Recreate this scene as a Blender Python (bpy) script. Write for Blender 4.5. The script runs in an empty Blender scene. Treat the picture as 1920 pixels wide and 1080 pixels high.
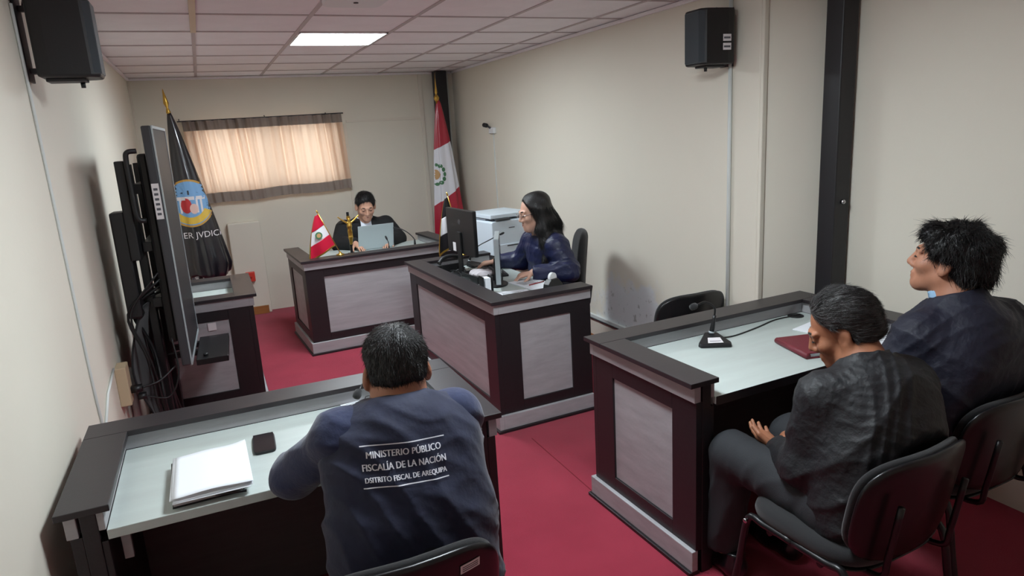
import bpy, bmesh, math, random
import numpy as np
from mathutils import Vector, Matrix, Euler
from mathutils.bvhtree import BVHTree
random.seed(7); RNG = np.random.default_rng(7)
S = bpy.context.scene
C = S.collection

# ------------------------------------------------------------------ camera
cam_d = bpy.data.cameras.new('camera'); cam_d.sensor_width = 36.0
cam_d.lens = 1277.0 / 1920.0 * 36.0; cam_d.clip_start = 0.05
cam = bpy.data.objects.new('camera', cam_d); C.objects.link(cam)
def unit(v): v = np.array(v, float); return v / np.linalg.norm(v)
_dep = unit([-585, -262, 1277]); _dn = np.array([325, 5500, 1277.0])
_dn = unit(_dn - _dn.dot(_dep) * _dep); _rt = np.cross(_dn, _dep)
_r = np.array([_rt[0], _dep[0], -_dn[0]]); _d = np.array([_rt[1], _dep[1], -_dn[1]]); _f = np.array([_rt[2], _dep[2], -_dn[2]])
M = Matrix.Identity(4)
for i in range(3):
    M[i][0] = _r[i]; M[i][1] = -_d[i]; M[i][2] = -_f[i]
M[0][3], M[1][3], M[2][3] = 0.0, 0.0, 1.76
cam.matrix_world = M
S.camera = cam

# ------------------------------------------------------------------ world, exposure
W = bpy.data.worlds.new('daylight'); S.world = W; W.use_nodes = True
W.node_tree.nodes['Background'].inputs[0].default_value = (0.93, 0.97, 1.0, 1)
W.node_tree.nodes['Background'].inputs[1].default_value = 2.1
S.view_settings.view_transform = 'Standard'; S.view_settings.look = 'None'
S.view_settings.gamma = 1.0; S.view_settings.use_curve_mapping = False
S.view_settings.exposure = 1.82
PANEL = 15.0      # strength of the ceiling light panels

# ------------------------------------------------------------------ materials
def lin(c):
    if isinstance(c, str): c = [int(c[i:i+2], 16) / 255 for i in (0, 2, 4)]
    else: c = [x / 255 for x in c]
    return tuple(x / 12.92 if x <= .04045 else ((x + .055) / 1.055) ** 2.4 for x in c) + (1,)
MATS = {}
def mat(name, col, rough=.6, metal=0., var=0., vscale=(8, 8, 8), col2=None, bump=0., bscale=60., bstretch=(1, 1, 1), coat=0., sheen=0.,
        emit=0., spec=.5, sss=0., trans=0.):
    if name in MATS: return MATS[name]
    m = bpy.data.materials.new(name); m.use_nodes = True; nt = m.node_tree
    b = nt.nodes['Principled BSDF']; c = lin(col)
    b.inputs['Base Color'].default_value = c; b.inputs['Roughness'].default_value = rough
    b.inputs['Metallic'].default_value = metal; b.inputs['Specular IOR Level'].default_value = spec
    if coat: b.inputs['Coat Weight'].default_value = coat; b.inputs['Coat Roughness'].default_value = .12
    if sheen: b.inputs['Sheen Weight'].default_value = sheen; b.inputs['Sheen Roughness'].default_value = .5
    if sss:
        b.inputs['Subsurface Weight'].default_value = sss; b.inputs['Subsurface Radius'].default_value = (.012, .005, .003); b.inputs['Subsurface Scale'].default_value = 1
    if emit: b.inputs['Emission Color'].default_value = c; b.inputs['Emission Strength'].default_value = emit
    if trans: b.inputs['Transmission Weight'].default_value = trans
    tc = None
    def coords(scale):
        nonlocal tc
        if tc is None: tc = nt.nodes.new('ShaderNodeTexCoord')
        mp = nt.nodes.new('ShaderNodeMapping'); mp.inputs['Scale'].default_value = scale
        nt.links.new(tc.outputs['Object'], mp.inputs['Vector']); return mp.outputs[0]
    if var or col2:
        n = nt.nodes.new('ShaderNodeTexNoise'); n.inputs['Scale'].default_value = 1; n.inputs['Detail'].default_value = 6; n.inputs['Roughness'].default_value = .6
        nt.links.new(coords(vscale), n.inputs['Vector'])
        r = nt.nodes.new('ShaderNodeValToRGB'); e = r.color_ramp.elements
        e[0].position = .3; e[1].position = .7
        c2 = lin(col2) if col2 else tuple(min(1, x * (1 + var)) for x in c[:3]) + (1,)
        c1 = c if col2 else tuple(x * (1 - var) for x in c[:3]) + (1,)
        e[0].color = c1; e[1].color = c2
        nt.links.new(n.outputs['Fac'], r.inputs[0]); nt.links.new(r.outputs[0], b.inputs['Base Color'])
    if bump:
        n = nt.nodes.new('ShaderNodeTexNoise'); n.inputs['Scale'].default_value = bscale; n.inputs['Detail'].default_value = 4
        nt.links.new(coords(bstretch), n.inputs['Vector'])
        bp = nt.nodes.new('ShaderNodeBump'); bp.inputs['Strength'].default_value = bump; bp.inputs['Distance'].default_value = .01
        nt.links.new(n.outputs['Fac'], bp.inputs['Height']); nt.links.new(bp.outputs[0], b.inputs['Normal'])
    MATS[name] = m; return m
m_wall = mat('cream_wall_paint', (227, 221, 207), .7, var=.02, vscale=(1.2, 1.2, 1.2), bump=.06, bscale=40)
m_carpet = mat('red_carpet', (172, 52, 74), .95, col2=(156, 42, 64), vscale=(3, 3, 3), bump=.6, bscale=500, sheen=.15, spec=.1)
m_tile = mat('ceiling_tile', (244, 240, 243), .9, var=.03, vscale=(5, 5, 5), bump=.25, bscale=180)
m_tbar = mat('ceiling_grid_metal', (188, 176, 178), .55)
m_black = mat('black_laminate', (34, 29, 32), .42, var=.12, vscale=(3, 60, 60), bump=.05, bscale=200)
m_ledge = mat('dark_ledge_laminate', (43, 38, 41), .38, var=.08, vscale=(3, 50, 50), bump=.04, bscale=220)
m_grey = mat('grey_oak_laminate', (176, 175, 178), .5, col2=(158, 156, 159), vscale=(3, 6, 26), bump=.05, bscale=90)
m_top = mat('pale_worktop_laminate', (192, 202, 198), .42, col2=(182, 190, 187), vscale=(2.2, 14, 26), bump=.03, bscale=90)
m_wood = mat('brown_wood_baseboard', (150, 96, 50), .5, col2=(170, 112, 60), vscale=(2, 2, 30))
m_bplastic = mat('black_plastic', (24, 24, 26), .45, bump=.05, bscale=300)
m_bgloss = mat('glossy_black', (14, 14, 17), .3, coat=.2)
m_bfabric = mat('black_upholstery', (22, 22, 25), .85, bump=.35, bscale=700, sheen=.2)
m_bmetal = mat('black_painted_metal', (20, 20, 22), .35)
m_dgrey = mat('dark_grey_plastic', (58, 58, 62), .5)
m_steel = mat('column_paint', (28, 27, 32), .45, var=.1, vscale=(4, 4, 2))
m_chrome = mat('chrome', (190, 190, 195), .2, metal=1)
m_gold = mat('brass_gold', (205, 165, 80), .28, metal=.9)
m_white = mat('white_plastic', (228, 230, 232), .45)
m_pipe = mat('white_conduit', (214, 218, 216), .45)
m_paper = mat('paper', (236, 240, 246), .8)
m_sticker = mat('sticker_paper', (225, 220, 222), .7)
m_ink = mat('grey_ink', (90, 90, 96), .8)
m_silver = mat('silver_plastic', (176, 186, 190), .35, metal=.3)
m_red = mat('red_plastic', (214, 60, 44), .5)
m_flagred = mat('flag_red_satin', (176, 24, 48), .4, sheen=.3)
m_skin = mat('skin', (176, 122, 96), .55, var=.06, vscale=(25, 25, 25), sss=.08, bump=.05, bscale=250)
m_skin_l = mat('light_skin', (200, 152, 128), .55, var=.05, vscale=(25, 25, 25), sss=.08, bump=.04, bscale=250)
m_skin_d = mat('brown_skin', (158, 104, 76), .55, var=.08, vscale=(25, 25, 25), sss=.08, bump=.08, bscale=220)
m_hair = mat('black_hair', (16, 14, 15), .38, var=.25, vscale=(90, 90, 90), bump=.4, bscale=260, bstretch=(1, 1, .25))
m_hairg = mat('greying_hair', (30, 27, 27), .38, col2=(62, 60, 60), vscale=(60, 60, 12), bump=.4, bscale=260)
m_eye = mat('dark_eye', (20, 14, 12), .2)
m_lip = mat('lips', (150, 84, 76), .5)

# ------------------------------------------------------------------ object helpers
def tag(o, label=None, cat=None, group=None, kind=None):
    if label: o['label'] = label
    if cat: o['category'] = cat
    if group: o['group'] = group
    if kind: o['kind'] = kind
    return o
def link(o, parent=None):
    C.objects.link(o)
    if parent is not None: o.parent = parent
    return o
def empty(name, loc=(0, 0, 0), rz=0., label=None, cat=None, group=None):
    o = bpy.data.objects.new(name, None); o.empty_display_size = .05
    link(o); o.location = loc; o.rotation_euler = (0, 0, rz)
    return tag(o, label, cat, group)
class MB:
    def __init__(s): s.v = []; s.f = []
    def add(s, vs, fs):
        n = len(s.v); s.v += [tuple(v) for v in vs]; s.f += [tuple(i + n for i in f) for f in fs]; return s
    def box(s, x0, x1, y0, y1, z0, z1):
        vs = [(x, y, z) for z in (z0, z1) for y in (y0, y1) for x in (x0, x1)]
        return s.add(vs, [(0, 2, 3, 1), (4, 5, 7, 6), (0, 1, 5, 4), (2, 6, 7, 3), (0, 4, 6, 2), (1, 3, 7, 5)])
    def prism(s, poly, z0, z1, axes='xyz'):
        n = len(poly); vs = []
        for z in (z0, z1):
            for a, b in poly:
                vs.append({'xyz': (a, b, z), 'xzy': (a, z, b), 'yzx': (z, a, b)}[axes])
        fs = [tuple(range(n))[::-1], tuple(range(n, 2 * n))] + [(i, (i + 1) % n, n + (i + 1) % n, n + i) for i in range(n)]
        return s.add(vs, fs)
    def tube(s, pts, r, n=8, cap=True):
        pts = [Vector(p) for p in pts]; rs = r if isinstance(r, (list, tuple)) else [r] * len(pts)
        ref = None; rings = []
        for i, p in enumerate(pts):
            t = (pts[min(i + 1, len(pts) - 1)] - pts[max(i - 1, 0)]).normalized()
            if ref is None: ref = t.orthogonal().normalized()
            ref = (ref - t * ref.dot(t)).normalized(); bi = t.cross(ref)
            rings.append([p + (ref * math.cos(2 * math.pi * k / n) + bi * math.sin(2 * math.pi * k / n)) * rs[i] for k in range(n)])
        vs = [v for R_ in rings for v in R_]; fs = []
        for i in range(len(pts) - 1):
            for k in range(n): fs.append((i * n + k, i * n + (k + 1) % n, (i + 1) * n + (k + 1) % n, (i + 1) * n + k))
        if cap: fs += [tuple(range(n))[::-1], tuple(range((len(pts) - 1) * n, len(pts) * n))]
        return s.add(vs, fs)
    def lathe(s, prof, n=24, c=(0, 0, 0)):
        vs = [(c[0] + r * math.cos(2 * math.pi * k / n), c[1] + r * math.sin(2 * math.pi * k / n), c[2] + z) for r, z in prof for k in range(n)]; fs = []
        for i in range(len(prof) - 1):
            for k in range(n): fs.append((i * n + k, i * n + (k + 1) % n, (i + 1) * n + (k + 1) % n, (i + 1) * n + k))
        fs += [tuple(range(n))[::-1], tuple(range((len(prof) - 1) * n, len(prof) * n))]
        return s.add(vs, fs)
    def xf(s, M_): s.v = [tuple(M_ @ Vector(v)) for v in s.v]; return s
    def build(s, name, m, parent=None, smooth=False, bevel=0., seg=2):
        me = bpy.data.meshes.new(name); me.from_pydata(s.v, [], s.f); me.update()
        bm = bmesh.new(); bm.from_mesh(me); bmesh.ops.recalc_face_normals(bm, faces=bm.faces); bm.to_mesh(me); bm.free()
        me.materials.append(m)
        if smooth: me.polygons.foreach_set('use_smooth', [True] * len(me.polygons))
        o = link(bpy.data.objects.new(name, me), parent)
        if bevel:
            bv = o.modifiers.new('bevel', 'BEVEL'); bv.width = bevel; bv.segments = seg; bv.limit_method = 'ANGLE'; bv.angle_limit = .6
        return o
def box(name, m, x0, x1, y0, y1, z0, z1, parent=None, bevel=0.002): return MB().box(x0, x1, y0, y1, z0, z1).build(name, m, parent, bevel=bevel)
def copy_tree(o, parent=None):
    c = o.copy(); C.objects.link(c); c.parent = parent
    for ch in list(o.children): copy_tree(ch, c)
    return c
def spline(pts, n=8):
    P = [Vector(p) for p in pts]; P = [P[0] * 2 - P[1]] + P + [P[-1] * 2 - P[-2]]; out = []
    for i in range(1, len(P) - 2):
        for k in range(n):
            t = k / n; a, b, c, d = P[i - 1:i + 3]
            out.append(.5 * ((2 * b) + (c - a) * t + (2 * a - 5 * b + 4 * c - d) * t * t + (3 * b - a - 3 * c + d) * t ** 3))
    return out + [P[-2]]

# ------------------------------------------------------------------ room
XL, XR, XN, YB, YF, YJ, ZC = -.546, 2.737, 3.054, 7.684, -1.3, 2.87, 2.446
def struct(o): o['kind'] = 'structure'; return o
struct(box('floor', m_carpet, XL - .1, XN + .1, YF - .1, YB + .1, -.1, 0, bevel=0))
# carpet seam, a thin strip of darker red
MB().box(1.52, 1.525, 1.5, 3.35, -.01, .0012).build('carpet_seam', mat('dark_red_carpet_seam', (120, 22, 38), .95), bpy.data.objects['floor'])
struct(box('wall_left', m_wall, XL - .1, XL, YF, YB, 0, 2.6, bevel=0))
struct(box('wall_rear', m_wall, XL - .1, XN + .1, YF - .1, YF, 0, 2.6, bevel=0))
WX0, WX1, WZ0, WZ1 = -.07, 1.385, 1.30, 1.965
struct(MB().box(XL - .1, WX0, YB, YB + .12, 0, 2.6).box(WX1, XN + .1, YB, YB + .12, 0, 2.6).box(WX0, WX1, YB, YB + .12, 0, WZ0).box(WX0, WX1, YB, YB + .12, WZ1, 2.6).build('wall_back', m_wall))
# right wall with damp, flaking plaster low down
m_wr = mat('flaking_wall_paint', (227, 221, 207), .7)
nt = m_wr.node_tree; b = nt.nodes['Principled BSDF']; tc = nt.nodes.new('ShaderNodeTexCoord')
def nnode(t, **kw):
    n = nt.nodes.new(t)
    for k, v in kw.items(): n.inputs[k].default_value = v
    return n
def mth(op, a, b_=None, clamp=False):
    n = nt.nodes.new('ShaderNodeMath'); n.operation = op; n.use_clamp = clamp
    for i, x in enumerate((a, b_)):
        if x is None: continue
        if isinstance(x, (int, float)): n.inputs[i].default_value = x
        else: nt.links.new(x, n.inputs[i])
    return n.outputs[0]
def mixc(f, a, b_):
    n = nt.nodes.new('ShaderNodeMixRGB'); nt.links.new(f, n.inputs[0])
    for i, x in ((1, a), (2, b_)):
        if isinstance(x, tuple): n.inputs[i].default_value = x
        else: nt.links.new(x, n.inputs[i])
    return n.outputs[0]
def noise(scale, detail=5):
    n = nnode('ShaderNodeTexNoise', Scale=scale, Detail=detail); nt.links.new(tc.outputs['Object'], n.inputs['Vector']); return n.outputs['Fac']
sep = nt.nodes.new('ShaderNodeSeparateXYZ'); nt.links.new(tc.outputs['Object'], sep.inputs[0])
dy = mth('DIVIDE', mth('SUBTRACT', sep.outputs[1], 4.05), .55); dz = mth('DIVIDE', mth('SUBTRACT', sep.outputs[2], .36), .26)
dist = mth('SQRT', mth('ADD', mth('MULTIPLY', dy, dy), mth('MULTIPLY', dz, dz)))
edge = mth('ADD', dist, mth('MULTIPLY', mth('SUBTRACT', noise(7), .5), 1.6))
white = mth('MULTIPLY', mth('SUBTRACT', 1.15, edge), 3.0, True)
spots = mth('MULTIPLY', mth('MULTIPLY', mth('SUBTRACT', noise(22, 7), .6), 14, True), mth('MULTIPLY', mth('SUBTRACT', 1.1, dist), 2., True))
cc = mixc(white, lin((227, 221, 207)), lin((222, 224, 226)))
cc = mixc(mth('MULTIPLY', spots, .55), cc, lin((120, 118, 112)))
nt.links.new(cc, b.inputs['Base Color'])
bp = nnode('ShaderNodeBump', Strength=.35, Distance=.01); nt.links.new(mth('ADD', mth('MULTIPLY', white, noise(30)), mth('MULTIPLY', noise(40), .12)), bp.inputs['Height']); nt.links.new(bp.outputs[0], b.inputs['Normal'])
struct(box('wall_right', m_wr, XR, XN + .1, YJ, YB, 0, 2.6, bevel=.008))
struct(box('wall_right_near', m_wall, XN, XN + .1, YF, YJ, 0, 2.6, bevel=0))
struct(MB().prism([(XR + .034, YJ + .002), (XR + .034, YJ - .012), (XN + .002, 2.665), (XN + .002, YJ + .002)], 0, 2.6).build('trim_13', m_wall))  # diagonal wedge added so the wall return catches more panel light
struct(box('trim_1', m_wall, XR + .0, XR + .03, YJ - .022, YJ, 0, ZC, bevel=.004))            # small step on the wall return
# ceiling: slab, T bars, tiles
ceil = struct(box('ceiling', mat('ceiling_void', (120, 116, 116), .9), XL - .1, XN + .1, YF - .1, YB + .1, ZC + .02, ZC + .12, bevel=0))
T = .609
xs = [XL] + [XL + T * i for i in range(1, 6)] + [XN]
ys = [4.755 + T * k for k in range(-9, 5)]; ys = [YF] + [y for y in ys if YF < y < YB - .1] + [YB]
LIGHTS = {(2, 4.755), (2, 4.755 - 5 * T)}
meshes = {}
for i in range(len(xs) - 1):
    for j in range(len(ys) - 1):
        if any(i == a and abs(ys[j] - b_) < .01 for a, b_ in LIGHTS): continue
        w, d = xs[i + 1] - xs[i] - .02, ys[j + 1] - ys[j] - .02
        key = (round(w, 3), round(d, 3))
        cx, cy = (xs[i] + xs[i + 1]) / 2, (ys[j] + ys[j + 1]) / 2
        if key not in meshes:
            o = box('ceiling_tile', m_tile, -w / 2, w / 2, -d / 2, d / 2, 0, .012, ceil, bevel=0); meshes[key] = o.data
        else: o = link(bpy.data.objects.new('ceiling_tile', meshes[key]), ceil)
        o.location = (cx, cy, ZC + .004)
for x in xs[1:-1]: box('ceiling_bar', m_tbar, x - .012, x + .012, YF, YB, ZC - .001, ZC + .02, ceil, bevel=0)
for y in ys[1:-1]: box('ceiling_bar', m_tbar, XL, XN, y - .012, y + .012, ZC - .0005, ZC + .02, ceil, bevel=0)
for nm, a in (('trim_2', (XL, XR, YB - .02, YB, ZC - .022, ZC)), ('trim_3', (XL, XL + .02, YF, YB, ZC - .022, ZC)), ('trim_4', (XR - .02, XR, YJ, YB, ZC - .022, ZC))):
    struct(box(nm, m_tile, *a, bevel=.002))
# the bar nearest the left wall carries a beige cover
box('ceiling_bar_cover', mat('beige_cover', (214, 196, 170), .6), XL + T - .016, XL + T + .016, 3.4, 4.75, ZC - .006, ZC, ceil)
def panel(i, y, label):
    x = xs[i]; t = empty('ceiling_light', (x + T / 2, y + T / 2, ZC), 0, label, 'light', 'flat ceiling light panels')
    a = T / 2 - .012
    box('diffuser', mat('lit_diffuser', (238, 249, 255), .5, emit=PANEL), -a + .012, a - .012, -a + .012, a - .012, -.004, .006, t, bevel=0)
    MB().box(-a, a, -a, -a + .012, -.006, .008).box(-a, a, a - .012, a, -.006, .008).box(-a, -a + .012, -a, a, -.006, .008).box(a - .012, a, -a, a, -.006, .008).build('frame', m_white, t)
panel(2, 4.755, 'square lit light panel in the ceiling, the one in view')
panel(2, 4.755 - 5 * T, 'square lit light panel in the ceiling nearer the camera')
ap = empty('access_point', (.80, 3.56, ZC - .004), 0, 'flat white device mounted on the ceiling at the top edge of view', 'ceiling device')
MB().prism([(.0 + .15 * math.copysign(abs(math.cos(a)) ** .4, math.cos(a)), .15 * math.copysign(abs(math.sin(a)) ** .4, math.sin(a))) for a in [2 * math.pi * k / 32 for k in range(32)]], -.03, 0).build('housing', m_white, ap, bevel=.008)
MB().lathe([(.012, -.034), (.012, -.028)], 12).build('indicator', m_dgrey, ap)
# back wall battens, chase box, baseboards, conduits
m_batten = mat('painted_batten', (225, 217, 203), .65)
struct(box('trim_5', m_batten, 1.455, 1.485, YB - .014, YB, .0, 1.93)); struct(box('trim_6', m_batten, 1.485, 2.33, YB - .012, YB, 1.94, 1.965))
struct(box('trim_7', m_batten, 2.33, 2.37, YB - .016, YB, 0, ZC)); struct(box('trim_8', m_batten, XL, XL + .02, YB - .02, YB, 0, ZC))
struct(box('trim_9', m_wall, .14, .46, 7.575, YB, 0, .985, bevel=.012))
struct(box('baseboard_back', m_wood, .10, .43, 7.555, 7.575, 0, .085))
struct(box('baseboard_left', m_wood, XL, XL + .015, 4.0, 7.6, 0, .08)); struct(box('baseboard_right', m_wood, XR - .016, XR, YJ, YB, 0, .09))
tr = struct(box('trim_10', m_pipe, XR - .022, XR, YJ, 7.4, .235, .262)); struct(box('trim_11', m_batten, XR - .014, XR, YJ, 7.4, .09, .235))
struct(box('trim_12', m_dgrey, XR - .03, XR - .022, YJ, 7.4, .229, .236, bevel=0))
def pipe(name, pts, r, m, label, cat, n=8):
    return tag(MB().tube(pts, r, n).build(name, m, None, True), label, cat)
pipe('conduit', [(XR - .012, 3.08, .26), (XR - .012, 3.085, ZC)], .011, m_pipe, 'thin white conduit running up the right wall past the speaker', 'conduit')
pipe('pipe', [(2.66, 7.66, 0.0), (2.66, 7.66, ZC)], .02, m_pipe, 'white vertical pipe beside the dark column in the back corner', 'pipe')
pipe('cable', spline([(XL + .006, 3.08, 2.3), (XL + .005, 3.11, 1.64), (XL + .005, 3.13, .9), (XL + .005, 3.17, .60)]), .006, m_pipe, 'white cable running down the left wall under the speaker', 'cable')
pipe('cable', [(XL + .006, 3.17, .60), (XL + .006, 3.42, .70), (XL + .006, 3.70, .735)], .006, m_pipe, 'white cable running along the left wall to the socket box', 'cable')
pipe('conduit', [(XL + .02, 4.08, .0), (XL + .02, 4.08, .62)], .02, m_pipe, 'short white conduit on the left wall behind the television', 'conduit')
sb = empty('socket_box', (XL, 3.80, .62), 0, 'beige surface socket box low on the left wall', 'socket')
box('housing', mat('beige_plastic', (196, 176, 146), .6), 0, .05, -.06, .06, -.10, .10, sb, bevel=.004)
MB().box(.05, .10, -.02, .02, -.05, -.02).tube(spline([(.10, 0, -.035), (.18, .05, -.03), (.26, .1, .02)]), .006).build('plug', m_bplastic, sb, True)
# steel columns
def column(loc, s, label):
    t = empty('steel_column', loc, 0, label, 'column', 'dark steel columns')
    box('shaft', m_steel, -s / 2, s / 2, -s / 2, s / 2, .012, ZC - .002, t, bevel=.006)
    box('base_plate', m_steel, -s / 2 - .0, s / 2 + .0, -s / 2 - .03, s / 2 + .03, 0, .012, t)
    return t
c1 = column((2.985, 2.585, 0), .105, 'dark square steel column against the right wall behind the right desk')
MB().lathe([(.012, 0), (.014, .01), (.004, .02)], 12).xf(Matrix.Translation((.0, -.0525, 1.30)) @ Matrix.Rotation(math.pi / 2, 4, 'X')).build('bolt', m_chrome, c1, True)
column((2.555, 7.59, 0), .13, 'dark steel column in the back corner behind the red and white flag')
# window and curtain
win = struct(empty('window_1', (0, YB, 0)))
for a in ((WX0, WX1, .02, .07, WZ0, WZ0 + .04), (WX0, WX1, .02, .07, WZ1 - .04, WZ1), (WX0, WX0 + .04, .02, .07, WZ0, WZ1), (WX1 - .04, WX1, .02, .07, WZ0, WZ1), (.65, .69, .02, .07, WZ0, WZ1)):
    box('window_frame', m_silver, *a, win)
m_glass = mat('window_glass', (245, 250, 250), .02, trans=1)
for x0, x1 in ((WX0 + .04, .65), (.69, WX1 - .04)): box('pane', m_glass, x0, x1, .042, .046, WZ0 + .04, WZ1 - .04, win, bevel=0)
def fabric(name, col, trl):
    m = bpy.data.materials.new(name); m.use_nodes = True; n_ = m.node_tree; n_.nodes.remove(n_.nodes['Principled BSDF'])
    a = n_.nodes.new('ShaderNodeBsdfDiffuse'); t = n_.nodes.new('ShaderNodeBsdfTranslucent'); x = n_.nodes.new('ShaderNodeMixShader')
    no = n_.nodes.new('ShaderNodeTexNoise'); no.inputs['Scale'].default_value = 260; bu = n_.nodes.new('ShaderNodeBump'); bu.inputs['Strength'].default_value = .2
    n_.links.new(no.outputs['Fac'], bu.inputs['Height']); n_.links.new(bu.outputs[0], a.inputs['Normal'])
    a.inputs[0].default_value = lin(col); t.inputs[0].default_value = lin(col); x.inputs[0].default_value = trl
    n_.links.new(a.outputs[0], x.inputs[1]); n_.links.new(t.outputs[0], x.inputs[2]); n_.links.new(x.outputs[0], n_.nodes['Material Output'].inputs[0]); return m
m_cur = fabric('thin_beige_curtain', (226, 196, 172), .42); m_hem = fabric('doubled_curtain_hem', (158, 146, 138), .10)  # hem colour greyed for the dimmer daylight through doubled cloth
cur = empty('curtain', (.65, 7.60, 1.25), 0, 'short beige pleated curtain with grey hems over the high window', 'curtain')
def cur_pt(u, v, off=0.):
    x = -.78 + 1.555 * u + (1 - v) * (.05 + .02 * math.sin(9 * u)) * (1 - .4 * u)
    ph = 2 * math.pi * (15.5 * u + .5 * math.sin(5 * u))
    amp = .021 + .010 * math.sin(23 * u); amp *= (.55 + .6 * v)
    y = amp * math.sin(ph + .6 * (1 - v) * math.sin(11 * u)) + .25 * amp * math.sin(2.3 * ph)
    z = .785 * v + .0 - .03 * (1 - u) * (1 - v) + .006 * math.sin(14 * u) * (1 - v) - .012 * (1 - u)
    return (x, y + off, z)
def cur_sheet(v0, v1, nv, off):
    nu = 420; m_ = MB(); vs = [cur_pt(i / nu, v0 + (v1 - v0) * j / nv, off) for j in range(nv + 1) for i in range(nu + 1)]
    fs = [(j * (nu + 1) + i, j * (nu + 1) + i + 1, (j + 1) * (nu + 1) + i + 1, (j + 1) * (nu + 1) + i) for j in range(nv) for i in range(nu)]
    return m_.add(vs, fs)
cur_sheet(0, 1, 14, 0).build('curtain_cloth', m_cur, cur, True)
h1 = cur_sheet(.885, 1.0, 3, -.004).build('hem', m_hem, cur, True); h2 = cur_sheet(-.01, .115, 3, -.004).build('hem', m_hem, cur, True)
MB().tube([(-.82, .01, .775), (.8, .01, .79)], .006).build('curtain_rod', m_dgrey, cur, True)
for x in (-.80, .0, .62): MB().tube([(x, .01, .78), (x, .03, .80), (x, .084, .80)], .004, 6).build('hook', m_dgrey, cur, True)

# ------------------------------------------------------------------ desks
def desk(label, loc, rz, Wd, Dd, extra=None):
    t = empty('court_desk', loc, rz, label, 'desk', 'dark framed court desks with grey panels')
    w, d = Wd / 2, Dd / 2; LW = .135; o = .028                      # ledge width, overhang
    X, Y = w - o, d - o; zt = .81; near = -d
    # ledge
    box('ledge', m_ledge, -w, w, d - LW, d, zt - .02, zt, t, .002)
    for s in (-1, 1):
        box('ledge', m_ledge, min(s * w, s * (w - LW)), max(s * w, s * (w - LW)), near, d - LW - .001, zt - .02, zt, t, .002)
    # band under the ledge, plinth, plinth foot
    def rim(name, m, out, z0, z1, th, bev=.002):
        box(name, m, -X - out, X + out, Y + out - th, Y + out, z0, z1, t, bev)
        for s in (-1, 1):
            x0, x1 = s * (X + out), s * (X + out - th)
            box(name, m, min(x0, x1), max(x0, x1), near + .004, Y + out - th, z0, z1, t, bev)
    rim('trim_band', m_grey, .008, .728, zt - .02, .03)
    rim('plinth', m_grey, .018, .016, .105, .03, .003)
    rim('plinth_foot', m_black, .03, 0, .016, .05)
    # framed faces: stiles and rails around a recessed grey panel
    def face(p0, ax, L, nrm, st0, st1):
        # p0: start corner on the floor plan, ax: direction, nrm: outward
        def bx(name, m, a0, a1, dep0, dep1, z0, z1):
            pa = p0 + ax * a0 + nrm * dep0; pb = p0 + ax * a1 + nrm * dep1
            return box(name, m, min(pa[0], pb[0]), max(pa[0], pb[0]), min(pa[1], pb[1]), max(pa[1], pb[1]), z0, z1, t, .0015)
        z0, z1 = .105, .728
        bx('stile', m_black, 0, st0, -.03, 0, z0, z1); bx('stile', m_black, L - st1, L, -.03, 0, z0, z1)
        bx('rail', m_black, st0, L - st1, -.03, 0, z0, z0 + .065); bx('rail', m_black, st0, L - st1, -.03, 0, z1 - .07, z1)
        bx('inset_panel', m_grey, st0, L - st1, -.03, -.009, z0 + .065, z1 - .07)
    v2 = lambda a, b_: np.array([a, b_], float)
    face(v2(-X, Y), v2(1, 0), 2 * X, v2(0, 1), .15, .15)
    face(v2(-X, near + .004), v2(0, 1), Y - near - .034, v2(-1, 0), .14, .13)
    face(v2(X, near + .004), v2(0, 1), Y - near - .034, v2(1, 0), .14, .13)
    # inner carcass
    xi = w - LW + .018; yi = d - LW + .018
    box('modesty_panel', mat('grey_brown_board', (84, 78, 80), .5, var=.1, vscale=(3, 40, 40)), -xi, xi, yi, yi + .018, .02, .70, t)
    for s in (-1, 1):
        a, b_ = sorted((s * xi, s * (xi + .018))); box('inner_side', m_black, a, b_, near + .006, yi, 0, .70, t)
        a, b_ = sorted((s * (xi + .018), s * (X - .03))); box('end_board', m_black, a, b_, near + .003, near + .02, .0, zt - .02, t)
        a, b_ = sorted((s * xi, s * (xi + .018))); box('riser', m_grey, a, b_, near + .005, yi, .735, zt - .02, t)
    box('riser', m_grey, -xi - .018, xi + .018, yi, yi + .018, .735, zt - .02, t)
    box('worktop', m_top, -xi + .001, xi - .001, near, yi - .001, .705, .735, t, .002)
    for s in (-1, 1): box('cleat', m_grey, min(s * (xi - .02), s * (xi - .045)), max(s * (xi - .02), s * (xi - .045)), near + .06, near + .08, .60, .705, t)
    return t
WT = .735
desk_l = desk('dark desk in the foreground where the man in the lettered vest sits', (.155, 2.387, 0), 0, 1.33, .685)
desk_r = desk('dark desk with grey side panel in front of the two seated men at right', (2.205, 2.30, 0), math.radians(2.2), 1.40, .74)
desk_s = desk('dark desk in mid room holding the monitors, the secretary sits behind it', (1.69, 4.32, 0), math.radians(92.0), 1.64, .68)
desk_j = desk('dark desk at the far end with small flag and crucifix, judge behind it', (1.30, 6.17, 0), math.radians(183.0), 1.42, .86)
desk_t = desk('dark desk with brown ledge half hidden behind the television stand', (-.14, 5.105, 0), math.radians(-90), .83, .68)

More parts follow.
